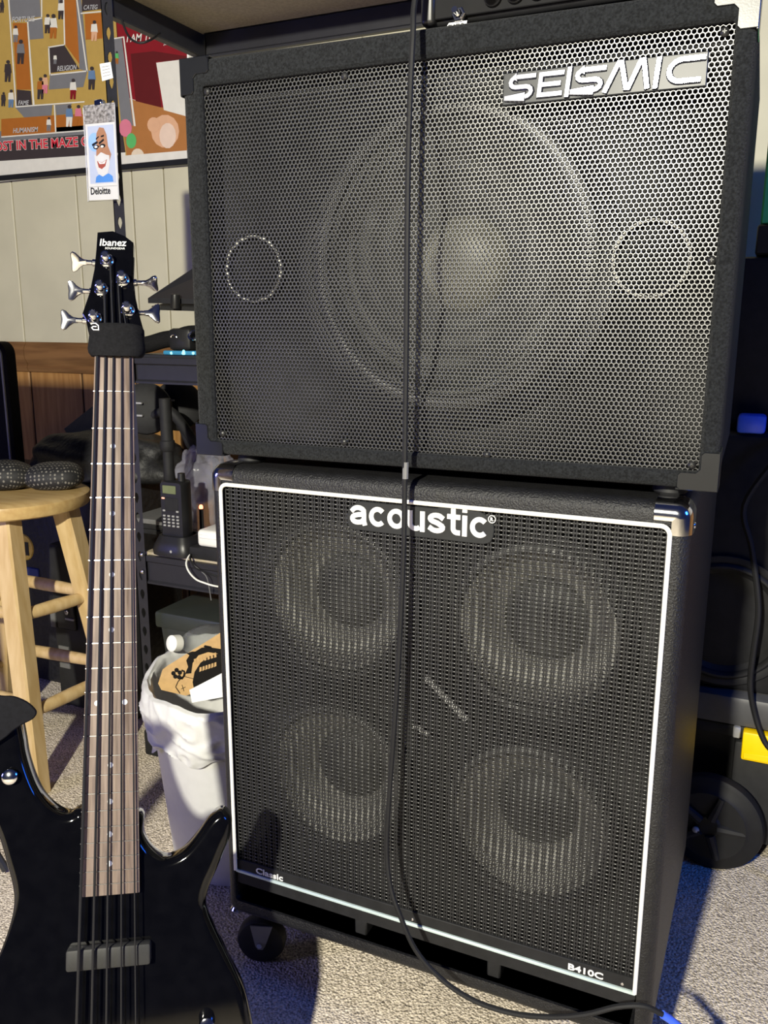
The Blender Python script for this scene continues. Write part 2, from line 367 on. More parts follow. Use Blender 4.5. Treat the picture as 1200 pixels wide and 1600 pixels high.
obj('grille', g.xf(SM), M_GRILLE, sc_, smooth=0, kind='stuff')
w = woofer(sc_, (0, 0), 0, .170, .055, .06, capm=M_CAPL, conem=mat('charcoal_paper_cone', (.05, .05, .048), .55, var=.15, vscale=60))
def place_part(o, M):       # move a part tree built at the origin into the cabinet frame
    Mi = np.linalg.inv(np.array(MW[o.name]))
    for q in [o]+list(o.children):
        me = q.data; V = np.zeros(len(me.vertices)*3); me.vertices.foreach_get('co', V); V = V.reshape(-1, 3)
        R_ = np.array(MW[o.name]); V = V@R_[:3, :3].T+R_[:3, 3]; V = V@M[:3, :3].T+M[:3, 3]; V = V@Mi[:3, :3].T+Mi[:3, 3]
        me.vertices.foreach_set('co', V.ravel()); me.update()
T = np.eye(4); T[:3, 3] = (.298, .033, 1.024); place_part(w, SM@T)
for cx, cz, r_ in ((.047, 1.020, .040), (.521, 1.0205, .0395)):
    g = G().lathe([(r_*.9, -.02), (r_*.9, .004), (r_*.95, .007), (r_, .006), (r_*1.04, .002)], (cx, .03, cz), (0, -1, 0), 40, cap1=False)
    po = obj('port', g.xf(SM), M_BLACKM, sc_)
    g = G().lathe([(r_*.93, .0065), (r_*.965, .009), (r_*1.0, .0065)], (cx, .03, cz), (0, -1, 0), 40, cap0=False, cap1=False)
    obj('port_ring', g.xf(SM), M_WHITEP, po)
def bracket(sx, sz):
    cx, cz = (X0 if sx < 0 else X1), (Z0 if sz < 0 else Z1)
    L_, w_ = .040, .0185
    P = [(0, 0), (L_-.003, 0), (L_, .003), (L_, w_-.003), (L_-.003, w_), (w_+.004, w_), (w_, w_+.004), (w_, L_-.003), (w_-.003, L_), (0, L_)]
    P = [(cx-sx*(a-.0015), cz-sz*(b_-.0015)) for a, b_ in P]
    g = G().prism(P, .003, (0, lip-.0018, 0), bev=.0006)
    xo = cx+sx*.0018; zo = cz+sz*.0018
    g.box((min(xo, xo-sx*.0025), lip-.0012, min(cz-sz*L_, zo)), (max(xo, xo-sx*.0025), .035, max(cz-sz*L_, zo)), .0007, 1)
    g.box((min(cx-sx*L_, xo), lip-.0012, min(zo, zo-sz*.0025)), (max(cx-sx*L_, xo), .035, max(zo, zo-sz*.0025)), .0007, 1)
    obj('corner_bracket', g.xf(SM), M_BRACKET, sc_, smooth=25)
for sx in (-1, 1):
    for sz in (-1, 1): bracket(sx, sz)
for x, z in ((.186, 1.2205), (.006, 1.2215), (.009, .8165), (.182, .8155), (.360, .811), (.578, .814), (.581, 1.0165), (.576, 1.2195)):
    g = G().lathe([(.0042, 0), (.0042, .0012), (.0025, .0028), (.0005, .0032)], (x, -.001, z), (0, -1, 0), 14)
    g.box((x-.002, -.0045, z-.0004), (x+.002, -.0038, z+.0004)); g.box((x-.0004, -.0045, z-.002), (x+.0004, -.0038, z+.002))
    obj('screw', g.xf(SM), M_BLACKP, sc_)
for x in (.03, .556):
    for y in (.035, .36):
        g = G().lathe([(.016, 0), (.019, .003), (.017, .012), (.015, .0135)], (x, y, .777), (0, 0, 1), 20)
        obj('foot', g.xf(SM), M_RUBBER, sc_)
# logo
def arcp(cx, cy, rx, ry_, a0, a1, n=7): return [(cx+rx*math.cos(math.radians(a0+(a1-a0)*k/(n-1))), cy+ry_*math.sin(math.radians(a0+(a1-a0)*k/(n-1)))) for k in range(n)]
lx0, lx1, lz0, lz1 = .3665, .5635, 1.1742, 1.2045
pl = obj('logo_plate', G().prism([(lx0, lz0), (lx1, lz0), (lx1, lz1), (lx0, lz1)], .003, (0, -.0035, 0), bev=.0008).xf(SM), mat('gloss_black_logo_plate', (.02, .022, .026), .36, spec=.25, var=.05), sc_)
S_ = [(1.0, .86), (.32, .86)]+arcp(.32, .68, .2, .18, 90, 270)+arcp(.68, .32, .2, .18, 90, -90)+[(.68, .14), (-.05, .14)]
letters = [(0.02, .93, [S_]), (1.02, .8, [[(1.05, .86), (.12, .86), (.12, .14), (1.05, .14)], [(.15, .5), (.95, .5)]]), (1.92, .2, [[(.5, -.02), (.5, 1.02)]]),
           (2.17, 1.0, [S_]), (3.2, 1.3, [[(0, 0), (.25, .97), (.32, .97), (.5, .1), (.56, .1), (.76, .97), (.83, .97), (1.0, 0)]]), (4.62, .22, [[(.5, -.02), (.5, 1.02)]]),
           (4.95, 1.08, [[(1.05, .86), (.5, .86)]+arcp(.45, .5, .33, .36, 95, 265, 12)+[(.5, .14), (1.0, .14)]])]
us = (lx1-lx0-.008)/6.05; hs = (lz1-lz0)-.004
for x_, w_, strokes in letters:
    g = G()
    for k_, st in enumerate(strokes):
        P = [((x_+w_*a)*us, b_*hs) for a, b_ in st]
        g.stroke(P, .0062, .0035-.0003*k_, .0011, lambda q, h: (lx0+.004+q[0]+.10*q[1]-.001, -.0036-h, lz0+.002+q[1]))
    obj('letter', g.xf(SM), M_CHROME2, pl, smooth=20)

# ---------------------------------------------------------------- lower cabinet (acoustic)
ac = thing('guitar_speaker_cabinet', 'lower black vinyl-covered four-speaker cabinet with white piping on casters', 'speaker cabinet', loc=(.281, .2, 0))
AX0, AX1, AZ0, AZ1 = -.0165, .579, .113, .776
ox0, ox1, oz0, oz1 = -.001, .561, .137, .7525
g = G().loft([rrect(AX0+.01, AX1-.01, AZ0+.006, AZ1-.01, .012, .43), rrect(AX0, AX1, AZ0, AZ1, .016, .42), rrect(AX0, AX1, AZ0, AZ1, .016, .012)]
             + [rrect(AX0+.014*(1-math.cos(t)), AX1-.014*(1-math.cos(t)), AZ0+.014*(1-math.cos(t)), AZ1-.014*(1-math.cos(t)), .016-.008*(t/1.57), .012-.017*math.sin(t)) for t in np.linspace(.3, PI/2, 5)]
             + [rrect(ox0, ox1, oz0, oz1, .006, -.004), rrect(ox0, ox1, oz0, oz1, .006, .05)], True, False)
obj('body', g, M_TOLEX, ac, smooth=50)
g = G()
for xa, xb, cx in ((ox0-.002, .277, .1417), (.277, ox1+.002, .412)):
    for za, zb_, cz in ((.166, .470, .342), (.470, oz1+.004, .5985)): holed(g, xa, xb, za, zb_, (cx, cz), .107, .05)
obj('baffle', g, M_BAFFLE, ac, smooth=0)
g = G().box((ox0, .012, .165), (ox1, .05, .172)); obj('baffle_ledge', g, M_BAFFLE, ac, smooth=0)
g = G().box((ox0, .26, oz0), (ox1, .265, .168)); obj('port_back', g, M_BAFFLE, ac, smooth=0)
obj('port_floor', G().box((ox0, .0, oz0-.004), (ox1, .262, oz0)), M_BLACKM, ac, smooth=0)
for x in (.1955, .3845): obj('port_divider', G().box((x-.009, .006, oz0), (x+.009, .2, .166), .002, 1), M_BLACKM, ac)
pw, ph = .0088, .0053
nx, nzc = 63, 103
cx0, cz0 = .004, .2025
ce = np.array([(cx0+(i+.5)*pw, cz0+(j+.5)*ph) for i in range(nx) for j in range(nzc)])
def recto(w_, h_): return np.array([(w_/2*a, h_/2*b_) for a, b_ in ((1, 0), (1, 1), (.35, 1), (-.35, 1), (-1, 1), (-1, 0), (-1, -1), (-.35, -1), (.35, -1), (1, -1))])
def ell(rx, rz): return np.array([(rx*math.cos(math.radians(q)), rz*math.sin(math.radians(q))) for q in (0, 40, 70, 110, 140, 180, 220, 250, 290, 320)])
g = cells(G(), ce-np.array([.0013, 0]), recto(.0062, ph), ell(.0024, .00195), .001, .001, .0002)
g = cells(g, ce+np.array([.0031, 0]), recto(.0026, ph), ell(.0008, .0020), .001, .001, .0002)
obj('grille', g, M_CLOTH, ac, smooth=0, kind='stuff')
# knotted cross threads of the grille cloth
dv = np.array([(0, -1, 0)]+[(math.cos(k*PI/3), 0, .62*math.sin(k*PI/3)) for k in range(6)])*np.array([.0021, .0009, .0011])
K = len(ce); cc = np.stack([ce[:, 0]-.0013, np.full(K, .0008), ce[:, 1]+ph/2], 1)
V = (cc[:, None]+dv[None]).reshape(-1, 3); f = np.array([(0, 1+(k+1) % 6, 1+k) for k in range(6)])
Fk = (f[None]+(np.arange(K)*7)[:, None, None]).reshape(-1, 3)
g = G(); g.v = [V]; g.n = len(V); g.f = [tuple(q) for q in Fk.tolist()]; g.mi = [0]*len(Fk)
obj('grille_threads', g, M_THREAD, ac, smooth=180, kind='stuff')
g = G().box((ox0+.001, -.001, .187), (ox1-.001, .012, .2035), .001, 1); lp = obj('lower_trim_panel', g, M_BLACKM, ac)
g = G().box((ox0+.001, -.0005, .164), (ox1-.001, .012, .182), .001, 1); obj('lower_rail', g, M_BLACKM, ac)
obj('silver_strip', G().box((ox0+.001, -.003, .1822), (ox1-.001, .004, .1868), .001, 1), M_STRIP, ac)
# piping on three sides
P = [(.001, -.0045, .1875), (.001, -.0045, .42), (.001, -.0045, .742)]+[(.0105-.0095*math.cos(t), -.0045, .7415+.0095*math.sin(t)) for t in np.linspace(.2, PI/2-.2, 5)]
P += [(.0105, -.0045, .751), (.28, -.0045, .751), (.5495, -.0045, .751)]+[(.5495+.0095*math.sin(t), -.0045, .7415+.0095*math.cos(t)) for t in np.linspace(.2, PI/2-.2, 5)]
P += [(.559, -.0045, .742), (.559, -.0045, .42), (.559, -.0045, .1875)]
obj('piping', G().tube(P, .0026, 10), M_WHITEPIPE, ac)
for cx in (.1417, .412):
    for cz in (.5985, .342):
        woofer(ac, (cx, cz), .045, .108, .052, .045, capm=M_CAP)
# badge
bx0, bz0 = .1885, .7155
def ell_arc(cx, cy, rx, ry_, a0, a1, n=16): return arcp(cx, cy, rx, ry_, a0, a1, n)
GL = {'a': (.98, [[(.10, .66)]+ell_arc(.45, .66, .30, .21, 155, 20, 8)+[(.745, .55), (.745, .20), (.80, .0)], [(.74, .56), (.46, .52)]+ell_arc(.38, .31, .24, .18, 100, 280, 9)+[(.58, .15), (.74, .30)]]),
      'c': (.93, [ell_arc(.47, .5, .33, .375, 42, 318, 22)]), 'o': (1.0, [ell_arc(.48, .5, .335, .375, 0, 360, 32)]),
      'u': (.98, [[(.16, 1.0), (.16, .40)]+ell_arc(.43, .36, .27, .235, 180, 320, 9), [(.77, 1.0), (.77, 0)]]),
      's': (.92, [[(.80, .72)]+ell_arc(.45, .71, .29, .165, 25, 235, 10)+[(.52, .50)]+ell_arc(.47, .29, .30, .165, 55, -155, 10)+[(.10, .28)]]),
      't': (.68, [[(.34, 1.30), (.34, .36)]+ell_arc(.53, .33, .19, .20, 180, 280, 6)+[(.68, .13)], [(.06, .88), (.68, .88)]]), 'i': (.42, [[(.2, 0), (.2, 1.0)], [(.2, 1.14), (.2, 1.36)]])}
tg = []; xa = 0.0; un, xh = .1755/6.78, .0245
for chh in 'acoustic':
    adv, strokes = GL[chh]; g = G()
    for k_, st in enumerate(strokes): g.stroke([((xa+a)*un, b_*xh) for a, b_ in st], .0061, .0014+.0002*k_, .0003, lambda q, h: (bx0-.001+q[0], -.0022-h, bz0+.001+q[1]))
    tg.append(g); xa += adv
out = []
for a in np.linspace(-PI/2, PI/2, 7): out.append((.1735+.0075*math.cos(a), .0115+.0165*math.sin(a)))
out = [(0, -.006), (.05, -.0065), (.12, -.0065), (.168, -.0065)]+out+[(.172, .0275), (.166, .030), (.158, .0345), (.118, .0345), (.112, .0305), (.05, .030), (.012, .030), (-.003, .022), (-.006, .010), (-.0045, -.001)]
bd = obj('badge', G().prism(out, .003, (bx0, -.0015, bz0), bev=.0008), M_PLATE, ac, label='black contoured badge with white lettering')
for g in tg: obj('letter', g, M_WHITE, bd, smooth=0)
g = text('R', .0055, .0004, .0002); g.xf(FRONT((bx0+.1765, -.003, bz0+.0225)))
g.tube([(bx0+.1785+.0042*math.cos(t), -.0028, bz0+.0243+.0042*math.sin(t)) for t in np.linspace(0, 2*PI, 20, endpoint=False)], .0005, 6, closed=True)
obj('registered_mark', g, M_WHITE, bd, smooth=0)
g = text('Classic', .0125, .0004, .00025, 1.3).xf(FRONT((.0335, -.0016, .190))); obj('lettering', g, M_WHITE, lp, smooth=0)
g = text('B410C', .0115, .0004, .0003, 1.35).xf(FRONT((.479, -.0016, .1905))); obj('lettering', g, M_WHITE, lp, smooth=0)
for x in (.275, .544): obj('screw', G().lathe([(.0022, 0), (.0018, .001), (.0003, .0014)], (x, -.001, .1925), (0, -1, 0), 10), M_CHROME, ac)
# scuffs drawn as two pale grey strips behind the cloth
p1, p2 = at(672, 1052, y=.03), at(736, 1114, y=.03)
obj('pale_strip', G().prism([(p1[0]-.003, p1[2]), (p1[0]+.004, p1[2]+.003), (p2[0]+.004, p2[2]), (p2[0]-.003, p2[2]-.004)], .003, (0, .012, 0)), M_LGREY, ac)
p1 = at(659, 1141, y=.012); obj('pale_tip', G().prism([(p1[0]-.011, p1[2]+.004), (p1[0]-.007, p1[2]+.007), (p1[0]+.011, p1[2]-.001), (p1[0]+.009, p1[2]-.005)], .003, (0, .008, 0)), M_LGREY, ac)
# chrome corners
def corner(sx):
    cx = AX0 if sx < 0 else AX1; R_ = .017; Ln = .031; n = 8
    g = G(); zc = AZ1; y0 = -.005
    # rounded cap: sweep quarter profile (front edge roll) along top, around corner, down side
    loops = []
    e = .0014
    def prof(d, up):      # d outward dir in xz plane at path point up
        L_ = []
        for t in np.linspace(0, PI/2, 5):
            L_.append(up+d*(e-.014*(1-math.cos(t)))+np.array([0, .012-.017*math.sin(t)-e*math.sin(t), 0]))
        L_ = [up+d*e+np.array([0, .036, 0])]+L_+[up+d*(-.019)+np.array([0, -.0055, 0])]
        return L_
    path = [(np.array([0, 0, 1.]), np.array([cx-sx*(Ln+.006), 0, zc])), (np.array([0, 0, 1.]), np.array([cx-sx*.016, 0, zc]))]
    for t in np.linspace(0, PI/2, 7)[1:-1]:
        d = np.array([sx*math.sin(t), 0, math.cos(t)]); path.append((d, np.array([cx-sx*.016, 0, zc-.016])+d*.016))
    path += [(np.array([sx, 0, 0.]), np.array([cx, 0, zc-.016])), (np.array([sx, 0, 0.]), np.array([cx, 0, zc-.034]))]
    for d, up in path: loops.append(prof(d, up))
    g.loft(loops, False, False, False)
    o = obj('chrome_corner', g, M_CHROME, ac, smooth=60, label='polished chrome corner cap')
    obj('screw', G().lathe([(.004, 0), (.003, .0016), (.0004, .0022)], (cx+sx*.001, .022, zc-.027), (sx, 0, 0), 12), M_CHROME, o)
corner(-1); corner(1)
obj('chrome_glide', G().lathe([(.007, 0), (.009, .004), (.006, .008)], (AX0+.008, .008, AZ0-.004), (0, 0, 1), 16), M_CHROME, ac)
def caster(x, y):
    c = obj('caster', G().box((x-.028, y-.03, .104), (x+.028, y+.03, .1135), .002, 1), M_GREY, ac)
    u = np.array([math.cos(.35), math.sin(.35), 0]); w_ = np.array([-u[1], u[0], 0]); cc_ = np.array([x-.012, y, .037])
    obj('wheel', G().lathe([(.012, -.013), (.028, -.013), (.034, -.011), (.037, -.006), (.037, .006), (.034, .011), (.028, .013), (.012, .013)], cc_, w_, 32), M_RUBBER, c)
    for s in (-1, 1):
        pts = [(-.014, .031), (.020, .031), (.008, -.003), (.004, -.009), (-.003, -.009), (-.007, -.003)]
        o = cc_+w_*s*.016+np.array([0, 0, .037])
        obj('fork_plate', G().prism([(a, b_-.037) for a, b_ in pts], .002, o+(w_*.001 if s > 0 else 0), -u if s > 0 else u, (0, 0, 1)), M_GREY, c)
    g = G().box(cc_+np.array([-.02, -.02, .067])-np.array([0, 0, 0]), cc_+np.array([.024, .02, .0695])); obj('swivel_plate', g, M_GREY, c)
    obj('axle', G().cyl(cc_-w_*.02, cc_+w_*.02, .004, n=10), M_CHROME, c)
for x in (.018, .535):
    for y in (.05, .37): caster(x, y)

# ---------------------------------------------------------------- amp head
am = thing('bass_amplifier_head', 'small black amplifier head sitting on top of the upper cabinet', 'amplifier', loc=(.425, .12, 1.257))
ax0, ax1, ay0, ay1, az0, az1 = .272, .578, .012, .25, 1.262, 1.36
obj('case', G().box((ax0, ay0+.004, az0), (ax1, ay1, az1), .008, 3), M_BLACKM, am)
obj('side_bumper', G().box((ax0-.004, ay0-.004, az0-.001), (ax0+.012, ay1, az1+.002), .005, 3), M_BLACKP, am)
obj('side_bumper', G().box((ax1-.012, ay0-.004, az0-.001), (ax1+.004, ay1, az1+.002), .005, 3), M_BLACKP, am)
obj('front_panel', G().box((ax0+.011, ay0, az0+.004), (ax1-.011, ay0+.006, az1-.006), .001, 1), mat('black_amp_panel', (.008, .008, .009), .7, spec=.15, var=.1), am)
for x in (ax0+.03, ax1-.03):
    for y in (.03, .22): obj('foot', G().cyl((x, y+.006, 1.257), (x, y+.006, 1.263), .009, n=16), M_RUBBER, am)
jx = at(716, 22, y=.008); jk = obj('input_jack', G().lathe([(.0075, 0), (.0075, .004), (.0065, .005), (.0045, .005), (.0045, .001)], (jx[0], .012, jx[2]), (0, -1, 0), 6, cap1=False), M_CHROME, am)
obj('jack_plug', G().cyl((jx[0], .008, jx[2]), (jx[0], -.004, jx[2]+.001), .0032, n=12), M_CHROME, jk)
for px in (765, 800, 835, 872, 908, 944, 980):
    q = at(px, 6-(px-770)*.05, y=.0); q = (q[0], .011, max(q[2], 1.279))
    k = obj('knob', G().lathe([(.0095, 0), (.0095, .003), (.0078, .005), (.0068, .016), (.0045, .0175)], q, (0, -1, 0), 20), M_BLACKP, am)
    obj('pointer', G().box((q[0]-.0005, q[1]-.0182, q[2]), (q[0]+.0005, q[1]-.0172, q[2]+.006)), M_WHITE, k, smooth=0)
q = at(700, 47, y=.011); P = [(0, 0), (.0195, 0), (.0215, .003), (.022, .0065), (.002, .0065), (0, .004)]
cb = obj('class_badge', G().prism(P, .001, (q[0]-.001, .0105, q[2]), bev=.0002), M_WHITE, am)
obj('lettering', text('CLASS D', .0042, .0002, .00012, 1.12).xf(FRONT((q[0], .0101, q[2]+.0016))), M_BLACKP, cb, smooth=0)
q = at(1018, 7, y=.011); obj('model_lettering', text('B300HD', .0105, .0003, .0005, .95).xf(FRONT((q[0], .0105, q[2]+.001))), M_WHITE, am, smooth=0)

# ---------------------------------------------------------------- hanging cable
pts = [(.26, .55, 1.588), (.262, .48, 1.592), (.268, .36, 1.575), (.282, .15, 1.50), (.2935, .02, 1.42)]
for px, py, y in ((652, -20, -.02), (645, 60, -.032), (639, 200, -.036), (636.5, 350, -.036), (635, 520, -.034), (633, 680, -.032), (632, 780, -.03), (630, 880, -.032), (623, 1030, -.035),
                  (615, 1150, -.04), (607, 1260, -.045), (604, 1330, -.05), (610, 1385, -.056), (625, 1430, -.06), (650, 1485, -.058)):
    pts.append(tuple(at(px, py, y=y)))
for px, py, y in ((690, 1530, -.056), (740, 1563, -.053), (800, 1583, -.05), (860, 1589, -.048), (915, 1585, -.045), (965, 1573, -.04), (1005, 1572, -.034), (1035, 1585, -.028)):
    pts.append(tuple(at(px, py, y=y)))
cabp = crom(pts, 5, False)
cb = obj('audio_cable', G().tube(cabp, .0032, 8), M_RUBBER, label='long black cable hanging in front of both speaker cabinets', cat='cable')
e1 = np.array(pts[-1]); 
e2, e3, e4 = at(1046, 1592, y=-.024), at(1078, 1618, y=-.012), at(1125, 1665, y=.01)
g = G().tube([e1, e2, e3], .0046, 10); obj('cable_sleeve', g, M_BLUE, cb, label='blue sleeve at the cable end')
q1, q2 = e3, e4; obj('plug', G().lathe([(.0045, 0), (.007, .006), (.007, .04), (.004, .044), (.003, .075)], q1, q2-q1, 14), M_CHROME, cb)
q = at(634, 722, y=-.031); q2 = at(633.4, 748, y=-.031); obj('printed_mark', G().tube([q, q2], .00345, 8), M_GREY, cb)

# ---------------------------------------------------------------- bass guitar
BO = np.array([-.0938, -.0805, .9194]); Bv = np.array([.8231, .5672, -.0290]); Bd = np.array([.1613, -.2824, -.9456]); Bn = np.array([.5445, -.7737, .3240])
Bv = nz(Bv); Bd = nz(Bd-Bv*np.dot(Bd, Bv)); Bn = np.cross(Bv, -Bd)
BM = np.eye(4); BM[:3, 0], BM[:3, 1], BM[:3, 2], BM[:3, 3] = Bv, Bd*-1, Bn, BO     # local (v, -d, n)
BR = BM.copy(); BR[:3, 3] = BO+Bd*.955
ba = thing('bass_guitar', 'black five-string electric bass guitar with rosewood fretboard leaning upright', 'bass guitar', M=BR)
def bobj(name, g, m, par=None, **k): return obj(name, g.xf(BM), m, par or ba, **k)
def B(v, d, n=0.0): return (v, -d, n)
out = [(-.0362, .5397), (-.0468, .5448), (-.0575, .5426), (-.0696, .5339), (-.081, .5195), (-.0898, .5003), (-.0972, .4767), (-.1012, .4547), (-.1065, .4330), (-.116, .421), (-.128, .424), (-.1375, .440),
       (-.1425, .470), (-.1415, .505), (-.1345, .54), (-.1231, .5715), (-.1157, .5967), (-.109, .6218), (-.1073, .6394), (-.1103, .66), (-.1205, .6915), (-.136, .725), (-.151, .765), (-.160, .81),
       (-.1575, .86), (-.138, .908), (-.10, .938), (-.05, .951), (0, .953), (.05, .951), (.10, .941), (.142, .912), (.162, .868), (.1645, .83), (.1608, .8053), (.1566, .7836), (.1509, .7617), (.1407, .7393), (.1275, .7131), (.1166, .6906),
       (.1093, .6734), (.1064, .6573), (.1109, .6395), (.1191, .622), (.1282, .6007), (.1358, .5829), (.1375, .5645), (.13, .5536), (.121, .5538), (.1097, .5626), (.0948, .5822), (.0799, .5971), (.0631, .6032),
       (.0506, .5986), (.0397, .5869), (.0338, .572), (.0323, .5501), (.0, .545)]
O2 = crom(out, 4); O2 = np.stack([O2[:, 0], -O2[:, 1]], 1)
if signed(O2) < 0: O2 = O2[::-1]
def smooth_loop(P, it=2):
    for _ in range(it): P = P*.5+(np.roll(P, 1, 0)+np.roll(P, -1, 0))*.25
    return P
nf, nb, rr = -.013, -.050, .011
loops = []
for t in np.linspace(0, PI/2, 4)[::-1]: loops.append([(x, y, nb+.007*(1-math.cos(t)) if False else nb+.007*(1-math.sin(PI/2-t)) ) for x, y in smooth_loop(inset(O2, .007*(1-math.cos(PI/2-t))) , 1)] if False else [(x, y, nb+.007-.007*math.sin(t)) for x, y in inset(O2, .007*(1-math.cos(t)))])
for t in np.linspace(0, PI/2, 7): loops.append([(x, y, nf-rr+rr*math.sin(t)) for x, y in inset(O2, rr*(1-math.cos(t)))])
from mathutils.geometry import tessellate_polygon
gb = G().loft(loops, False, False); nL = len(O2)
for k_, rev in ((0, True), (len(loops)-1, False)):
    tri = tessellate_polygon([[Vector((q[0], q[1], 0)) for q in loops[k_]]])
    off = k_*nL; A2 = np.array([(q[0], q[1]) for q in loops[k_]])
    for t_ in tri:
        t_ = tuple(t_) if (signed(A2[list(t_)]) > 0) != rev else tuple(t_)[::-1]
        gb.f.append(tuple(i+off for i in t_)); gb.mi.append(0)
bobj('body', gb, M_GLOSS, smooth=50)
ND = .634
wd = lambda d: (.045+(.066-.045)*d/ND)/2
loops = []
for d in np.linspace(0, ND, 12):
    w_ = wd(d); loops.append([B(-w_, d, -.004), B(-w_, d, -.0012), B(-w_+.0012, d, -.0002), B(0, d, 0), B(w_-.0012, d, -.0002), B(w_, d, -.0012), B(w_, d, -.004), B(w_, d, -.0055), B(-w_, d, -.0055)])
bobj('fretboard', G().loft(loops), M_ROSE, smooth=40)
loops = []
for d in np.linspace(-.004, .60, 14):
    w_ = wd(max(d, 0))-.0002; th = .017+.004*d/.6
    loops.append([B(w_*math.cos(t), d, -.0055-(th*math.sin(t))**1.0) for t in np.linspace(0, PI, 11)])
bobj('neck', G().loft(loops), M_MAPLE, smooth=40)
fr0 = lambda n: .864*(1-2**(-n/12))
for k in range(1, 23):
    d = fr0(k); w_ = wd(d)+.0002
    bobj('fret', G().tube([B(-w_, d, -.0006), B(-w_*.6, d, .0001), B(0, d, .0003), B(w_*.6, d, .0001), B(w_, d, -.0006)], .0009, 6), M_FRET)
for k in (3, 5, 7, 9, 12, 15, 17, 19, 21):
    d = (fr0(k)+fr0(k-1))/2
    for v in ((-.0155, .0155) if k == 12 else (0,)):
        bobj('inlay_dot', G().cyl(B(v, d, -.002), B(v, d, .00035), .0031, n=16), M_DOT)
hs_ = [(-.0216, -.155), (-.0033, -.1576), (.0113, -.1517), (.0214, -.1439), (.0215, -.1256), (.0209, -.1007), (.0233, -.0761), (.0288, -.0517), (.0342, -.0315), (.0245, 0.0), (-.0245, 0.0), (-.0316, -.0294), (-.034, -.0414), (-.0385, -.0494), (-.0299, -.0781), (-.0249, -.1069), (-.0229, -.1317)]
P = np.array([(a, -b_) for a, b_ in hs_])
hd = bobj('headstock', G().prism(P, .014, (0, 0, -.006), (1, 0, 0), (0, 1, 0), bev=.0012), M_GLOSS, smooth=30)
q = text('Ibanez', .0125, .0002, .00015, 1.0, .15).xf(fmat(B(-.0195, -.1375, -.0057), (1, .03, 0), (0, 1, 0))); bobj('lettering', q, M_WHITE, hd, smooth=0)
q = text('SOUNDGEAR', .0036, .0002, .00002, 1.1, .1).xf(fmat(B(-.0125, -.1332, -.0057), (1, .03, 0), (0, 1, 0))); bobj('lettering', q, M_WHITE, hd, smooth=0)
posts = [(-.0099, -.1187, -1, -.034, .018, .6), (.0092, -.0950, 1, .031, .016, 1.15), (-.0164, -.0816, -1, -.037, .019, .3), (.0156, -.0560, 1, .034, .019, .0), (-.0235, -.0441, -1, -.045, .016, 0.15)]
for v, d, s, kv, kl, tw in posts:
    g = G().lathe([(.0085, 0), (.0085, .0012), (.007, .0025), (.0055, .003), (.0055, .012), (.0046, .0125), (.0046, .0155), (.0052, .018), (.0035, .0195)], B(v, d, -.006), (0, 0, 1), 20)
    tn = bobj('tuner', g, M_CHROME, smooth=35)
    edge = kv
    bobj('key_shaft', G().lathe([(.0044, 0), (.0044, abs(kv-v)-.006), (.003, abs(kv-v)-.005), (.003, abs(kv-v)+.002)], B(v, d, -.0145), (s, .06*s*0, 0), 14), M_CHROME, tn)
    hp = [(0, .0030), (.005, .0036), (.0095, .0068), (.0135, .0110), (.0175, .0125), (.0195, .0105), (.0195, .0055), (.019, 0)]
    poly = hp+[(a, -b_) for a, b_ in hp[::-1][1:]]
    u = np.array([s, 0, 0.]); w_ = np.array([0, math.cos(tw), math.sin(tw)])
    o = np.array(B(kv, d, -.0145))+np.cross(u, w_)*.0026
    bobj('tuning_key', G().prism(poly, .0046, o, u, w_, bev=.0008, dome=.0013), M_CHROME, tn, smooth=50)
sv0 = [-.0187, -.0092, 0.0, .0096, .0192]; sv1 = [-.0342, -.0176, -.0012, .0155, .0318]; srad = [.0018, .0015, .00125, .00105, .0009]
pst = [4, 2, 0, 1, 3]
for k in range(5):
    pv, pd = posts[pst[k]][:2]
    side = .005 if posts[pst[k]][2] < 0 else -.005
    P = [B(pv+side, pd, .004), B(sv0[k], -.004, .0028), B(sv0[k], .002, .0030), B(sv1[k], .862, .0085)]
    bobj('string', G().tube(P, srad[k], 8), M_STRING)
# sleeve damper around the neck at the nut
loops = []
for d, sw in ((-.034, .94), (-.031, 1.0), (-.0255, 1.01), (-.0235, .965), (-.021, 1.0), (-.012, 1.03), (-.006, 1.05), (-.001, 1.02), (.003, .93)):
    loops.append([B(.0325*sw*math.copysign(abs(math.cos(t))**.7, math.cos(t))+.0025, d+.003*math.cos(t)*0+.004*math.sin(t)*(1 if d > -.01 else 0), -.008+.0195*sw*math.copysign(abs(math.sin(t))**.8, math.sin(t))) for t in np.linspace(0, 2*PI, 40, endpoint=False)])
fw = bobj('string_damper', G().loft(loops), M_NEO, smooth=60, label='black elastic string-damper sleeve')
put = lambda q, h: B(-.021+q[0], -.0285-q[1], .0102+h)
g = G().stroke([(-.003, .004), (.001, .004), (.004, .0015), (.0045, -.004), (-.0015, -.004), (-.0035, -.0015), (-.002, 0), (.002, 0)], .0014, .0006, .0002, put)
bobj('logo_mark', g, M_WHITE, fw, smooth=0)
for d0 in (.690, .795):
    pk = bobj('pickup', G().box(B(-.0465, d0+.0235, nf-.002), B(.0455, d0, .0015), .003, 2), M_PICKUP)
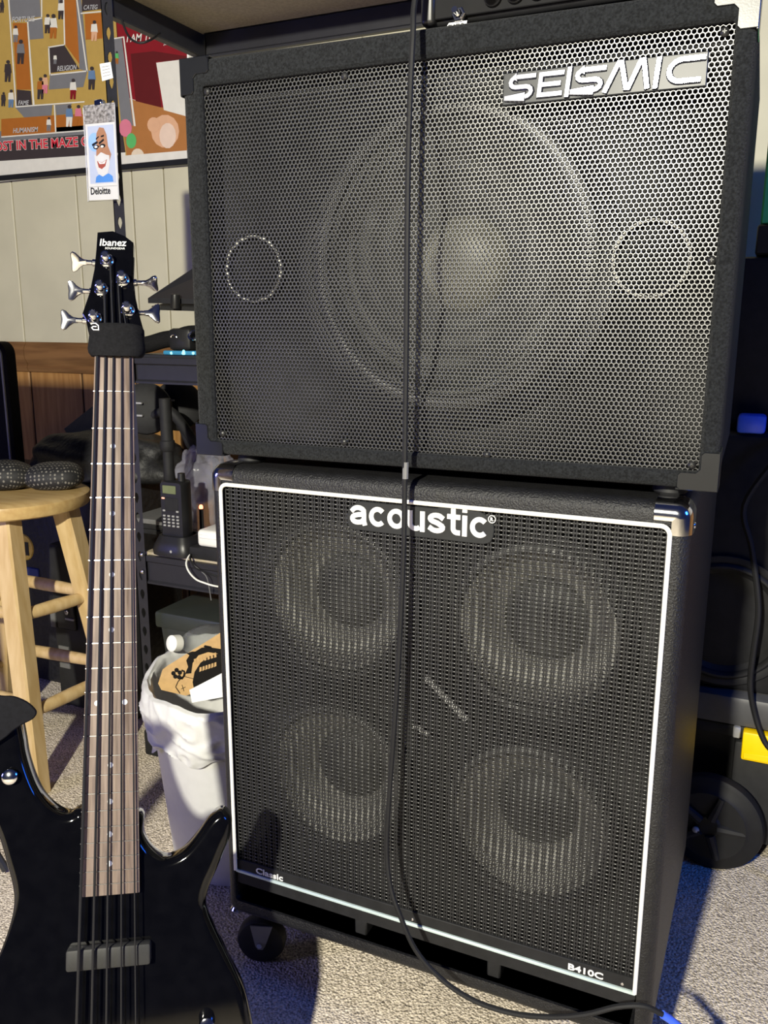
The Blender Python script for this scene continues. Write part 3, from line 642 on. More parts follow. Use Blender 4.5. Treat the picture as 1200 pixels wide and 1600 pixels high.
# bridge and knobs
br = bobj('bridge', G().box(B(-.042, .895, nf-.002), B(.040, .838, nf+.004), .001, 1), M_BLACKP)
for k in range(5): bobj('saddle', G().box(B(sv1[k]-.006, .88, nf+.004), B(sv1[k]+.006, .858, .0125), .001, 1), M_CHROME, br)
for v, d in ((.108, .785), (.128, .825), (.128, .872), (.095, .90)):
    bobj('control_knob', G().lathe([(.009, 0), (.009, .011), (.008, .0145), (.006, .0155)], B(v, d, nf), (0, 0, 1), 24), M_CHROME)
bobj('strap_button', G().lathe([(.004, 0), (.004, .006), (.0085, .008), (.0085, .011), (.006, .013)], B(-.1105, .4975, nf-.001), (0, 0, 1), 20), M_CHROME)
# strap
sp = [(-.094, .4136), (-.0848, .4219), (-.0826, .4278), (-.0867, .4341), (-.097, .4393), (-.1072, .4459), (-.1206, .4566), (-.16, .478), (-.19, .478), (-.205, .44), (-.20, .408), (-.17, .395), (-.14, .4005), (-.1217, .4059), (-.1079, .4072)]
P = crom([(a, -b_) for a, b_ in sp], 3)
SROOTM = BM.copy(); SROOTM[:3, 3] = BO+Bv*-.15+Bd*.44
st = thing('guitar_strap', 'black leather strap end folded over the upper horn of the bass', 'strap', M=SROOTM)
obj('leather_tab', G().prism(P, .004, (0, 0, -.001), (1, 0, 0), (0, 1, 0), bev=.001).xf(BM), M_LEATHER, st, smooth=40)
path = crom([(-.175, .435, -.004), (-.205, .445, -.012), (-.222, .52, -.05), (-.215, .64, -.085), (-.19, .78, -.10), (-.15, .87, -.095)], 5, False)
loops = []
for i, q in enumerate(path):
    t = nz(path[min(i+1, len(path)-1)]-path[max(i-1, 0)]); side = nz(np.cross(t, (0.35, 0, 1))); nn = np.cross(t, side)
    loops.append([B(*(q+side*a+nn*b_)) for a, b_ in ((-.024, -.0012), (.024, -.0012), (.024, .0012), (-.024, .0012))])
obj('webbing', G().loft(loops).xf(BM), M_NEO, st, smooth=40)

# ---------------------------------------------------------------- shelving rack
ra = thing('shelving_rack', 'black slotted-angle shelving rack behind the speaker cabinets', 'shelving', loc=(-.1, .635, 0))
RY0, RY1, RX0, RX1 = .485, .785, -.5625, .36
def teardrop(n=12):
    L_ = []
    for k in range(n):
        t = 2*PI*k/n; r_ = 1
        x = .0058*math.sin(t)*(1-.5*max(0, -math.cos(t))); z = .0115*math.cos(t)-.001
        L_.append((x, z))
    return np.array(L_)
def rect12(w_, h_): return np.array([(w_/2*a, h_/2*b_) for a, b_ in ((0, 1), (.5, 1), (1, 1), (1, 0.2), (1, -1), (.5, -1), (0, -1), (-.5, -1), (-1, -1), (-1, 0.2), (-1, 1), (-.5, 1))])
def upright(x, y, sx, sy):
    g = G(); pitch = .0425; nn = 44; wdt = .027
    c = np.array([(x+sx*wdt/2, .02+pitch*(k+.5)) for k in range(nn)])
    cells(g, c, rect12(wdt, pitch), teardrop(), y, .0022)
    top = .02+pitch*nn
    g.box((min(x, x+sx*wdt), y+.0018*0, 0), (max(x, x+sx*wdt), y+.002, .02)); g.box((min(x, x+sx*.002), min(y, y+sy*.009), 0), (max(x, x+sx*.002), max(y, y+sy*.009), top))
    o = obj('upright', g, M_RACK, ra, smooth=30)
    obj('plastic_foot', G().box((x-sx*.004 if sx > 0 else x-wdt-.004, y-.004 if sy > 0 else y-.034, 0), (x+wdt+.006 if sx > 0 else x+.004, y+.034 if sy > 0 else y+.004, .06), .004, 2), M_BLACKM, o)
    return o
upf = upright(RX0-.0135, RY0, 1, 1); upright(RX0-.0135, RY1, 1, -1); upright(RX1+.0135, RY0, -1, 1); upright(RX1+.0135, RY1, -1, -1)
for z in (.468, .885, 1.567):
    hgt = .052 if z > .8 else .062
    for y, s in ((RY0, 1), (RY1, -1)):
        g = G()
        if z > 1.2: hgt = .052 if s < 0 else .024
        pr = [(0, 0), (.0, -.012), (.004, -.015), (.004, -hgt+.008), (.0, -hgt+.004), (0, -hgt), (.012, -hgt), (.012, -hgt+.004), (.008, -hgt+.008), (.008, -.006), (.02, -.006), (.02, 0)]
        g.loft([[(x, y+.002+s*a, z+b_) for a, b_ in pr] for x in (RX0+.014, RX1-.014)], True, True)
        obj('shelf_beam', g, M_BEAM, ra, smooth=30)
    hgt = .052 if z > .8 else .062
    for x, s in ((RX0-.010, 1), (RX1+.010, -1)):
        obj('side_beam', G().box((x, RY0+.004, z-hgt), (x+s*.02, RY1-.004, z), .002, 1), M_BEAM if z < 1 else M_RACK, ra)
    obj('shelf_board', G().box((RX0+.004, RY0+.012, z-.006), (RX1-.004, RY1-.012, z+.006), .001, 1), M_RACK if .8 < z < 1 else M_BOARD, ra)
for px, py in ((222, 866), (223, 893), (239, 1120), (240, 1144)):
    q = at(px, py, y=RY0-.001); obj('bolt', G().lathe([(.006, 0), (.0055, .002), (.003, .0045), (.0005, .005)], q if py < 1000 else (q[0]-.004, q[1], q[2]), (0, -1, 0), 14), M_CHROME, upf)

# ---------------------------------------------------------------- name badge and price sticker on the upright
def quad(px, y): return [at(a, b_, y=y) for a, b_ in px]
yb = .462
c = [at(132, 168, y=yb), at(181, 163, y=yb), at(190, 312, y=yb), at(138, 315, y=yb)]
bu = nz(c[1]-c[0]); bw = np.linalg.norm(c[1]-c[0]); bvv = nz(c[0]-c[3]); bh = np.linalg.norm(c[0]-c[3])
Mb = fmat(c[3], bu, bvv)
ng = thing('name_badge', 'plastic badge holder with a bearded cartoon face card hanging on the rack post', 'badge', M=Mb)
def nb(name, g, m, par=None, **k): return obj(name, g.xf(Mb), m, par or ng, **k)
card = nb('card', G().box((.002, .002, -.0015), (bw-.002, bh-.03, -.0005)), flat('white_card', (.58, .58, .60)), smooth=0)
M_SLEEVE = mat('clear_sleeve', (.95, .95, .97), .08, trans=1., ior=1.05, spec=.8, var=.01)
nb('sleeve_top', G().box((0, bh-.03, -.002), (bw, bh+.004, .0002), .0008, 1), mat('crinkled_sleeve', (.30, .29, .30), .15, spec=1., var=.6, vscale=160, bump=.8, bscale=160, bdist=.002, alpha=.75), smooth=0)
nb('sleeve_rim', G().tube([(0, 0, 0), (bw, 0, 0), (bw, bh, 0), (0, bh, 0)], .0011, 6, closed=True), mat('sleeve_edge', (.5, .5, .52), .2, var=.05))
nb('clip', G().box((bw*.35, bh, -.012), (bw*.6, bh+.012, .001), .002, 1), M_CHROME)
M_LB, M_SKIN, M_BEARD, M_DB, M_PINK = flat('pale_blue_print', (.25, .42, .75)), flat('brown_skin_print', (.34, .17, .10)), flat('grey_beard_print', (.55, .55, .57)), flat('shirt_blue_print', (.07, .22, .60)), flat('pink_print', (.75, .5, .5))
def E2(cx, cy, rx, ry_, n=18): return [(cx+rx*math.cos(2*PI*k/n), cy+ry_*math.sin(2*PI*k/n)) for k in range(n)]
def fp(x, y): return (x*bw, y*bh)
def nbp(name, poly, lay, m): nb(name, G().prism([fp(a, b_) for a, b_ in poly], .0002, (0, 0, -.0003+lay*.00012), (1, 0, 0), (0, 1, 0)), m, card, smooth=0)
nbp('printed_field', [(.10, .19), (.93, .19), (.93, .80), (.10, .80)], 0, flat('pale_field', (.40, .45, .60)))
nbp('printed_halo', E2(.30, .63, .2, .10), 1, M_LB)
nbp('printed_shirt', [(.27, .20), (.85, .20), (.83, .26), (.72, .29), (.42, .29), (.30, .26)], 2, M_DB)
nbp('printed_head', [(.33, .42), (.36, .60), (.38, .72), (.48, .78), (.62, .77), (.70, .70), (.73, .58), (.82, .49), (.70, .36), (.50, .33)], 3, M_SKIN)
nbp('printed_beard', [(.28, .50), (.36, .48), (.50, .52), (.66, .49), (.76, .48), (.76, .38), (.68, .29), (.52, .26), (.38, .29), (.30, .38)], 4, M_BEARD)
nbp('printed_smile', [(.36, .43), (.52, .41), (.68, .44), (.62, .37), (.50, .34), (.40, .36)], 5, flat('mouth_print', (.30, .07, .05)))
nbp('printed_teeth', [(.39, .425), (.52, .405), (.65, .43), (.60, .395), (.44, .395)], 6, M_WHITE)
for poly in ([(.22, .61), (.40, .64), (.42, .62), (.24, .585)], [(.44, .62), (.60, .66), (.62, .64), (.46, .60)], E2(.36, .575, .10, .022), E2(.56, .585, .09, .022), [(.36, .67), (.46, .69), (.46, .68), (.36, .65)], [(.52, .69), (.62, .70), (.62, .68), (.52, .675)]):
    nbp('printed_brow', poly, 6, M_BLACKP)
nbp('printed_nose', E2(.47, .545, .075, .03), 7, M_SKIN)
for ex in (.35, .55): nbp('printed_eye', E2(ex, .578, .05, .012), 8, M_WHITE)
nbp('printed_rule', [(.06, .155), (.96, .155), (.96, .158), (.06, .158)], 1, M_GREY)
nb('lettering', text('Deloitte', bw*.235, .0001, .0004, .82).xf(fmat((bw*.09, bh*.075, .0001), (1, 0, 0), (0, 1, 0))), M_BLACKP, card, smooth=0)
q = [at(156, 100, y=.4835), at(173, 97, y=.4835), at(177, 122, y=.4835), at(160, 127, y=.4835)]
g = G().add(q+[a+np.array([0, -.0006, 0]) for a in q], [(0, 1, 2, 3), (7, 6, 5, 4), (0, 4, 5, 1), (1, 5, 6, 2), (2, 6, 7, 3), (3, 7, 4, 0)])
stt = obj('price_sticker', g, M_PAPER, smooth=0, label='small white price sticker on the rack post above the badge', cat='sticker')
for k in range(4):
    a = .2+.18*k; l = q[0]*(1-a)+q[3]*a; r_ = q[1]*(1-a)+q[2]*a; e_ = l*.15+r_*.85; s_ = l*.85+r_*.15; dn = np.array([0, -.0008, 0]); th = np.array([0, 0, -.0008])
    obj('print_line', G().add([s_+dn, e_+dn, e_+dn+th, s_+dn+th], [(0, 1, 2, 3)]), M_GREY, stt, smooth=0)

# ---------------------------------------------------------------- poster on the wall
YP = 1.085
pO = at(0, 262, y=YP); 
po = thing('wall_poster', 'framed maze poster with red lettering on the cream wall', 'poster', loc=(-1.1, YP, 1.36))
def pq(pts, lay): return [at(a, b_, y=YP-.001-.0003*lay) for a, b_ in pts]
def pp(name, pts, lay, m, par=None):
    Q = pq(pts, lay); Q2 = [a+np.array([0, .0003, 0]) for a in Q]; n = len(Q)
    P2 = np.array([(a[0], a[2]) for a in Q])
    if signed(P2) < 0: Q = Q[::-1]; Q2 = Q2[::-1]
    return obj(name, G().loft([Q2, Q], True, True), m, par or pb, smooth=0)
PL, PRt, PB, PT = -1.98, at(300, 150, y=YP)[0], 1.378, 2.1
pb = obj('backing', G().box((PL, YP-.001, PB), (PRt, YP+.008, PT)), M_PAPER, po, smooth=0)
fr = obj('frame', G().box((PL, YP-.008, PB-.014), (PRt+.012, YP+.012, PB+.001), .002, 1), M_BLACKP, po)
obj('frame', G().box((PRt, YP-.008, PB-.014), (PRt+.014, YP+.012, PT), .002, 1), mat('white_frame_edge', (.6, .58, .5), .4, var=.03), po)
pm = lambda n, c: flat('poster_'+n, c, .35)
pY, pO_, pG, pDG, pR, pDR, pBr, pW, pSk, pPk, pGn = pm('yellow', (.42, .28, .075)), pm('orange', (.36, .12, .02)), pm('grey', (.17, .17, .18)), pm('charcoal', (.045, .035, .035)), pm('red', (.20, .012, .016)), pm('maroon', (.10, .012, .012)), pm('brown', (.36, .15, .045)), pm('white', (.66, .64, .58)), pm('peach', (.62, .36, .22)), pm('pink', (.60, .18, .25)), pm('green', (.10, .40, .12))
pp('print_ground', [(-160, -60), (174, -60), (200, 250), (-160, 282)], 1, pY)
pp('print_red_field', [(174, -60), (292, -60), (292, 150), (292, 180), (190, 150)], 1, pR)
pp('orange_field', [(186, 150), (292, 178), (292, 235), (198, 243)], 2, pBr)  # orange-brown area beneath the soft blobs
pp('print_band', [(-160, 222), (132, 198), (190, 196), (196, 238), (132, 243), (-160, 262)], 2, pDG)
pp('print_band_grey', [(-160, 216), (132, 196), (132, 210), (-160, 236)], 3, pG)
for k, (pts, m_) in enumerate([([(14, 0), (62, -4), (64, 26), (18, 32)], pG), ([(42, 32), (66, 28), (68, 60), (46, 62)], pG), ([(76, 75), (100, 70), (124, 108), (78, 114)], pDG),
        ([(118, -8), (126, -8), (138, 112), (124, 108)], pG), ([(78, 118), (136, 112), (130, 136), (76, 140)], pG), ([(26, 140), (48, 142), (50, 164), (26, 166)], pDG), ([(24, 168), (82, 164), (80, 182), (40, 186)], pG),
        ([(86, 164), (112, 162), (106, 178), (88, 180)], pG), ([(2, 186), (86, 180), (86, 207), (2, 213)], pO_), ([(88, 180), (130, 178), (130, 203), (88, 206)], pO_), ([(20, 36), (42, 36), (48, 140), (26, 140)], pO_),
        ([(100, -10), (118, -10), (124, 100), (102, 70)], pO_), ([(90, -10), (114, -10), (114, 10), (92, 14)], pG), ([(128, -10), (158, -14), (160, 14), (128, 18)], pDG), ([(132, 22), (158, 20), (160, 60), (134, 62)], pO_),
        ([(176, 60), (190, 58), (208, 196), (190, 200)], pG), ([(-150, 0), (-20, -6), (-16, 50), (-150, 60)], pG), ([(-150, 80), (-14, 70), (-10, 170), (-150, 190)], pO_), ([(0, -10), (12, -10), (20, 140), (4, 150)], pY)]):
    pp('print_shape', pts, 3+(k % 3)*.5, m_)
for pts in ([(12, -8), (14, -8), (20, 80), (18, 80)], [(42, 32), (44, 32), (54, 164), (51, 164)], [(42, 32), (66, 27), (66, 29), (42, 34)], [(64, -6), (66, -6), (66, 28), (64, 28)], [(75, 73), (100, 69), (100, 71), (75, 75)], [(98, -8), (100, -8), (102, 70), (100, 70)],
            [(118, -8), (120, -8), (137, 112), (135, 112)], [(75, 74), (77, 74), (79, 118), (77, 118)], [(78, 116), (136, 110), (136, 112), (78, 118)], [(24, 166), (132, 158), (132, 160), (24, 168)], [(2, 213), (132, 203), (132, 205), (2, 215)], [(84, 164), (86, 164), (88, 206), (86, 206)], [(126, 20), (158, 17), (158, 19), (126, 22)], [(20, 80), (26, 166), (24, 166), (18, 80)], [(174, 60), (192, 57), (192, 59), (174, 62)], [(192, 57), (194, 57), (212, 197), (209, 197)]):
    pp('print_wall_top', pts, 5, pW)
pp('print_cross', [(204, 84), (240, 80), (292, 88), (292, 96), (244, 96), (252, 168), (212, 158)], 2.5, pDR)
pp('print_white_panel', [(244, 98), (292, 92), (292, 182), (256, 172)], 3, pW)
for k, (cx, cy, rx, ry_, m_) in enumerate(((258, 205, 22, 26, pSk), (262, 212, 13, 20, pm('pale', (.68, .52, .42))), (216, 240, 14, 16, pBr), (215, 243, 10, 11, pm('pale2', (.66, .55, .42))), (196, 200, 10, 14, pPk), (205, 220, 8, 12, pGn), (240, 195, 10, 12, pSk))):
    pp('soft_figure', E2(cx, cy, rx, ry_, 14), 4+.3*k, m_)  # soft peach, brown, pink and green ellipses
pp('print_lower_white', [(196, 243), (292, 235), (292, 256), (196, 262)], 6.3, pW)
pp('print_margin', [(-160, 262), (132, 243), (196, 238), (196, 264), (-160, 300)], 2.5, pW)
def person(x, y, h, top, leg):
    pp('print_person', [(x-h*.16, y-h*.45), (x-h*.13, y-h*.82), (x+h*.13, y-h*.84), (x+h*.18, y-h*.42)], 6, top)
    pp('print_person', [(x-h*.13, y-h*.45), (x+h*.15, y-h*.45), (x+h*.12, y), (x+h*.02, y), (x+.5, y-h*.35), (x-h*.04, y), (x-h*.14, y)], 6.2, leg)
    pp('print_person', E2(x+.5, y-h*.92, h*.09, h*.09, 8), 6.4, pDG)
pBl = pm('denim', (.12, .20, .34))
for a in ((74, 52, 30, pW, pDG), (83, 60, 38, pW, pO_), (95, 30, 30, pW, pDG), (24, 66, 26, pW, pG), (32, 100, 38, pG, pDG), (12, 128, 34, pDG, pDG), (63, 155, 34, pO_, pDG), (70, 146, 30, pSk, pPk), (114, 155, 32, pW, pR), (143, 140, 36, pBl, pDG), (147, 64, 32, pW, pSk), (108, 198, 34, pBl, pW), (122, 196, 32, pPk, pO_), (17, 168, 28, pW, pBl), (5, 166, 22, pDG, pDG), (76, 205, 22, pW, pG), (182, 100, 20, pGn, pO_), (86, 100, 16, pW, pG), (3, 20, 20, pDG, pDG), (-40, 60, 40, pW, pDG), (-80, 160, 40, pR, pDG)): person(*a)
def ptext(st, px, py, sizepx, m_, lay=7, bold=.0, slope=0.0, xs=1., shear=0.):
    o = at(px, py, y=YP-.001-.0003*lay); u = at(px+100, py+slope*100, y=YP-.001-.0003*lay)-o; k = np.linalg.norm(at(px, py-100, y=YP)-at(px, py, y=YP))/100
    obj('lettering', text(st, sizepx*k, .0001, bold*k, xs, shear).xf(fmat(o, u, (0, 0, 1))), m_, pb, smooth=0)
pLet = pm('grey_letters', (.46, .46, .47)); pRed = pm('red_letters', (.55, .03, .05))
ptext('FORTUNE', 18, 35, 12, pLet, 7, .15, -.05, 1., .25); ptext('RELIGION', 89, 111, 11, pLet, 7, .15, -.08, .9, .25); ptext('FAME', 28, 164, 10, pLet, 7, .15, -.02, 1., .25)
ptext('HUMANISM', 20, 208, 11, pLet, 7, .15, -.06, 1., .25); ptext('CATEG', 130, 15, 10, pLet, 7, .1, -.04, 1., .25)
ptext('LOST IN THE MAZE OF', -15, 236, 20, pW, 7, 1.1, -.055, 1.12); ptext('LOST IN THE MAZE OF', -15, 236, 20, pRed, 8, .5, -.055, 1.12)
ptext('I AM THE WAY', 197, 66, 17, pW, 7, .2, -.09, 1., .2); ptext('JOHN 14:6', 256, 70, 6, pW, 7, .15, .06)

# ---------------------------------------------------------------- stool
def stool():
    c = np.array([-.822, .385, 0]); t = thing('wooden_stool', 'light wooden bar stool with round seat left of the bass', 'stool', loc=tuple(c))
    zt = .603
    obj('seat', G().lathe([(.150, zt-.034), (.163, zt-.029), (.168, zt-.016), (.165, zt-.005), (.155, zt), (.10, zt-.001)], c, (0, 0, 1), 48), M_SEATW, t)
    feet = [np.array(f) for f in ((-.672, .258, 0), (-.672, .52, 0), (-1.0, .475, 0), (-.985, .235, 0))]
    tops = [c+(f-c)*np.array([.60, .60, 0])+np.array([0, 0, zt-.03]) for f in feet]
    tops[0] = np.array([-.758, .318, zt-.03]); tops[1] = np.array([-.708, .428, zt-.03]); tops[2] = np.array([-.93, .46, zt-.03])
    for f, tp in zip(feet, tops):
        rad = nz(np.array([f[0]-c[0], f[1]-c[1], 0])); ang = math.atan2(-1, 0.12); u = np.array([math.cos(ang), math.sin(ang), 0]); v = np.array([-u[1], u[0], 0])
        L_ = []
        for p_, h in ((f, .019), (f*.5+tp*.5, .0205), (tp, .022)):
            bv = h*.8; L_.append([p_+u*a+v*b_ for a, b_ in ((-h, -bv), (-bv, -h), (bv, -h), (h, -bv), (h, bv), (bv, h), (-bv, h), (-h, bv))])
        obj('leg', G().loft(L_), M_STOOL, t)
    def on(k, z): a = z/(zt-.03); return feet[k]*(1-a)+tops[k]*a
    for k, j, z0, z1 in ((0, 1, .365, .365), (1, 2, .375, .375), (2, 3, .33, .33), (3, 0, .37, .37), (0, 1, .165, .165), (1, 2, .20, .20), (2, 3, .16, .16), (3, 0, .19, .19)):
        p0, p1 = on(k, z0), on(j, z1); obj('rung', G().tube([p0, p0*.75+p1*.25, p0*.5+p1*.5, p0*.25+p1*.75, p1], [.011, .0135, .0145, .0135, .011], 14), M_STOOL, t)
stool()
# mesh pouch on the seat
t = thing('mesh_pouch', 'black mesh cushion-like pouch lying on the stool seat', 'pouch', loc=(-.80, .42, .603))
def pouch(c, rx, ry_, h, rot, seed, nm):
    g = G(); nu, nv = 36, 14; ca, sa = math.cos(rot), math.sin(rot); V = []; F = []
    for j in range(nv+1):
        ph_ = PI*j/nv-PI/2
        for i in range(nu):
            th = 2*PI*i/nu; e = .75
            x = rx*math.copysign(abs(math.cos(th))**e, math.cos(th))*max(0, math.cos(ph_))**.6; y = ry_*math.copysign(abs(math.sin(th))**e, math.sin(th))*max(0, math.cos(ph_))**.6; z = h*(.5+.5*math.sin(ph_))
            w_ = 1+.25*nse((x*9, y*9, seed), 1, 3.1); z *= (w_ if z > h*.4 else 1)
            V.append((c[0]+ca*x-sa*y, c[1]+sa*x+ca*y, c[2]+z))
    for j in range(nv):
        for i in range(nu): F.append((j*nu+i, j*nu+(i+1) % nu, (j+1)*nu+(i+1) % nu, (j+1)*nu+i))
    g.add(V, F); return obj(nm, g, M_MESH, t, smooth=60)
M_MESH = bpy.data.materials.new('black_dotted_mesh'); M_MESH.use_nodes = True; nt = M_MESH.node_tree; N, L = nt.nodes, nt.links; b = N['Principled BSDF']
tc = N.new('ShaderNodeTexCoord'); vo = N.new('ShaderNodeTexVoronoi'); vo.inputs['Scale'].default_value = 150; vo.inputs['Randomness'].default_value = .0
mpn = N.new('ShaderNodeMapping'); mpn.inputs['Rotation'].default_value = (.3, .2, .5); mpn.inputs['Scale'].default_value = (1, 1, .8)
rp = N.new('ShaderNodeValToRGB'); rp.color_ramp.elements[0].position = .25; rp.color_ramp.elements[1].position = .38
rp.color_ramp.elements[0].color = (.16, .15, .13, 1); rp.color_ramp.elements[1].color = (.008, .008, .009, 1)
L.new(tc.outputs['Object'], mpn.inputs['Vector']); L.new(mpn.outputs[0], vo.inputs['Vector']); L.new(vo.outputs['Distance'], rp.inputs['Fac']); L.new(rp.outputs['Color'], b.inputs['Base Color']); b.inputs['Roughness'].default_value = .7
pouch((-.757, .452, .602), .062, .044, .050, .45, 1.0, 'end_pad'); pouch((-.868, .398, .602), .085, .052, .055, .5, 2.0, 'main_pad')
# padded case standing on the stool
t = thing('padded_case', 'flat black padded case with grey edging standing on the stool', 'case', loc=(-1.0, .52, .602))
X1c = at(15, 640, y=.505)[0]; ztc = float(at(10, 534, y=.505)[2])
P = [(a, z) for a, _, z in rrect(X1c-.30, X1c, .602, ztc, .028, 0, 6)]
obj('shell', G().prism(P, .03, (0, .505, 0), bev=.004), M_LEATHER, t)
P2 = [(a, .5035, z) for a, _, z in rrect(X1c-.291, X1c-.009, .611, ztc-.009, .022, 0, 6)]
obj('edging', G().tube(P2, .0032, 8, closed=True), M_GREY, t)

# ---------------------------------------------------------------- waste bin, liner, rubbish
bc = np.array([-.185, .277, 0]); BH = .335
bn = thing('waste_bin', 'white plastic waste bin on the carpet beside the cabinets', 'bin', loc=tuple(bc))
obj('shell', G().lathe([(.10, 0), (.118, .003), (.121, .012), (.150, BH-.01), (.152, BH), (.148, BH), (.144, BH-.012), (.116, .02), (.02, .015)], bc, (0, 0, 1), 48), M_BINW, bn)
g = G(); nu = 180; rows = []
prof = [(.112, .20), (.129, .26), (.141, .31), (.144, .336), (.149, .343), (.156, .340), (.160, .328), (.161, .312), (.160, .296), (.158, .28), (.156, .268), (.154, .258), (.150, .250)]
pf = np.array(prof); tt = np.linspace(0, len(pf)-1, 49); pf = np.stack([np.interp(tt, range(len(pf)), pf[:, k]) for k in (0, 1)], 1)
for j, (r_, z) in enumerate(pf):
    row = []; a = j/(len(pf)-1)
    for i in range(nu):
        th = 2*PI*i/nu; cx_, sx_ = math.cos(th), math.sin(th)
        w1 = nse((cx_*2.2, sx_*2.2, z*14), 1.3, 5); w2 = nse((cx_*3.0+z*9, sx_*3.0-z*7, z*26), 1.5, 1); w3 = nse((cx_*7, sx_*7, z*16+2*w1), 1.4, 9)
        amp = min(1., .2+1.1*a)
        dr = (.006*w1+.006*(1-abs(w2)*2.2)**2*(abs(w2) < .45)+.0016*w3)*amp
        dz = (.010*nse((cx_*1.5, sx_*1.5, 0), 1.4, 8)+.002*nse((cx_*7, sx_*7, 1), 1.2, 4))*(1 if .25 < a < .7 else 0)+(.022*nse((cx_*2.6, sx_*2.6, 3), 1.3, 2)*max(0, (a-.8)/.2))
        lift = .02*max(0, math.sin(th-.9)) if .15 < a < .55 else 0
        row.append((bc[0]+(r_+dr)*cx_, bc[1]+(r_+dr)*sx_, z+dz+lift))
    rows.append(row)
g.loft(rows, False, False)
obj('bin_liner', g, M_BAGW, smooth=50, label='crumpled white bin liner folded over the bin rim', cat='bin liner')
# flattened cardboard box sticking out
c4 = [at(247, 1062, y=.215), at(349, 983, y=.29), at(360, 1075, y=.255), at(262, 1125, y=.20)]
c4 = [np.array(q) for q in c4]; u = nz(c4[1]-c4[0]); v = nz((c4[0]-c4[3])-u*np.dot(c4[0]-c4[3], u)); Mc = fmat(c4[0], u, v)
loc2 = lambda px, py: (lambda d: (lambda t: ((CAM+t*d-c4[0])@u, (CAM+t*d-c4[0])@v))(np.dot(c4[0]-CAM, Mc[:3, 2])/np.dot(d, Mc[:3, 2])))(AR*((px-600)/F_PX)+AU*((800-py)/F_PX)+AF)
bxr = thing('cardboard_box', 'crushed brown cardboard box with black ornamental print in the bin', 'box', M=fmat(c4[3], u, v))
P = [loc2(*q) for q in ((254, 1046), (262, 1040), (350, 985), (372, 985), (380, 1060), (300, 1084), (290, 1087), (252, 1078), (247, 1068))]
obj('panel', G().prism(P, .004, (0, 0, 0), (1, 0, 0), (0, 1, 0)).xf(Mc), M_CARD, bxr, smooth=0)
M_INK = mat('black_ink', (.012, .011, .010), .9, spec=.03, var=.1)
def cpr(name, pts, lay=1, m_=M_INK): obj(name, G().prism([loc2(*q) for q in pts], .0004, (0, 0, .0002*lay+.0002), (1, 0, 0), (0, 1, 0)).xf(Mc), m_, bxr, smooth=0)
cpr('printed_ornament', [(301, 1066), (304, 1050), (313, 1036), (325, 1026), (345, 1020), (360, 1022), (360, 1056), (330, 1063), (310, 1078), (303, 1076)])
cpr('printed_ornament', [(291, 1032), (296, 1024), (305, 1018), (315, 1012), (325, 1011), (345, 1014), (345, 1022), (325, 1019), (310, 1024), (301, 1036), (299, 1052), (289, 1053), (294, 1042)])
cpr('printed_ornament', [(296, 1024), (292, 1021), (300, 1018), (306, 1018)]); cpr('printed_ornament', [(318, 1011), (320, 1008), (330, 1010), (332, 1014)])
for k in range(7):
    a0 = (303+k*5.2, 1030-k*1.6); cpr('printed_band', [a0, (a0[0]+3.2, a0[1]-1), (a0[0]+4.2, a0[1]+6), (a0[0]+.8, a0[1]+7.5)], 2, M_CARD)
for k in range(6):
    a0 = (312+k*4.6, 1043-k*1.5); cpr('printed_band', [a0, (a0[0]+3., a0[1]-1), (a0[0]+3.2, a0[1]+5), (a0[0]-.4, a0[1]+7)], 2, M_CARD)
for cx, cy in ((271, 1052), (276, 1047), (281, 1051), (274, 1057), (280, 1058)): cpr('printed_leaf', E2(cx, cy, 3.6, 3.6, 10))
cpr('printed_curl', [(280, 1060), (286, 1056), (287, 1050), (283, 1049), (284, 1046), (289, 1048), (290, 1055), (285, 1062)])
for pts in ([(278, 1064), (286, 1056), (287, 1057), (279, 1065)], [(286, 1056), (302, 1060), (302, 1061), (286, 1057)], [(274, 1073), (278, 1064), (279, 1065), (275, 1074)], [(275, 1073), (282, 1083), (281, 1084), (274, 1074)], [(283, 1076), (290, 1073), (290, 1074), (283, 1077)], [(284, 1070), (285, 1070), (288, 1080), (287, 1080)]): cpr('printed_line', pts)
q = [at(296, 1078, y=.196), at(352, 1049, y=.225), at(372, 1085, y=.232), at(300, 1098, y=.19)]
g = G().add(list(q)+[a+np.array([.001, .002, 0]) for a in q], [(0, 3, 2, 1), (4, 5, 6, 7), (0, 1, 5, 4), (1, 2, 6, 5), (2, 3, 7, 6), (3, 0, 4, 7)])
obj('paper_flap', g, M_PAPER, smooth=0, label='folded white paper sheet in front of the cardboard in the bin', cat='paper')
# water bottle
b0, b1 = at(274, 1005, y=.285), at(335, 992, y=.375); b1[2] -= .012; ax = nz(b1-b0)
bt = thing('water_bottle', 'clear plastic water bottle with white cap poking out of the bin', 'bottle', loc=tuple(b0))
obj('bottle_body', G().lathe([(.0115, .008), (.0125, .014), (.0125, .018), (.015, .024), (.024, .042), (.031, .062), (.032, .08), (.031, .15)], b0, ax, 28), M_CLEAR, bt)
obj('cap', G().lathe([(.012, -.011), (.015, -.009), (.0155, .002), (.0155, .007), (.012, .0075)], b0, ax, 28), M_WHITEP, bt)

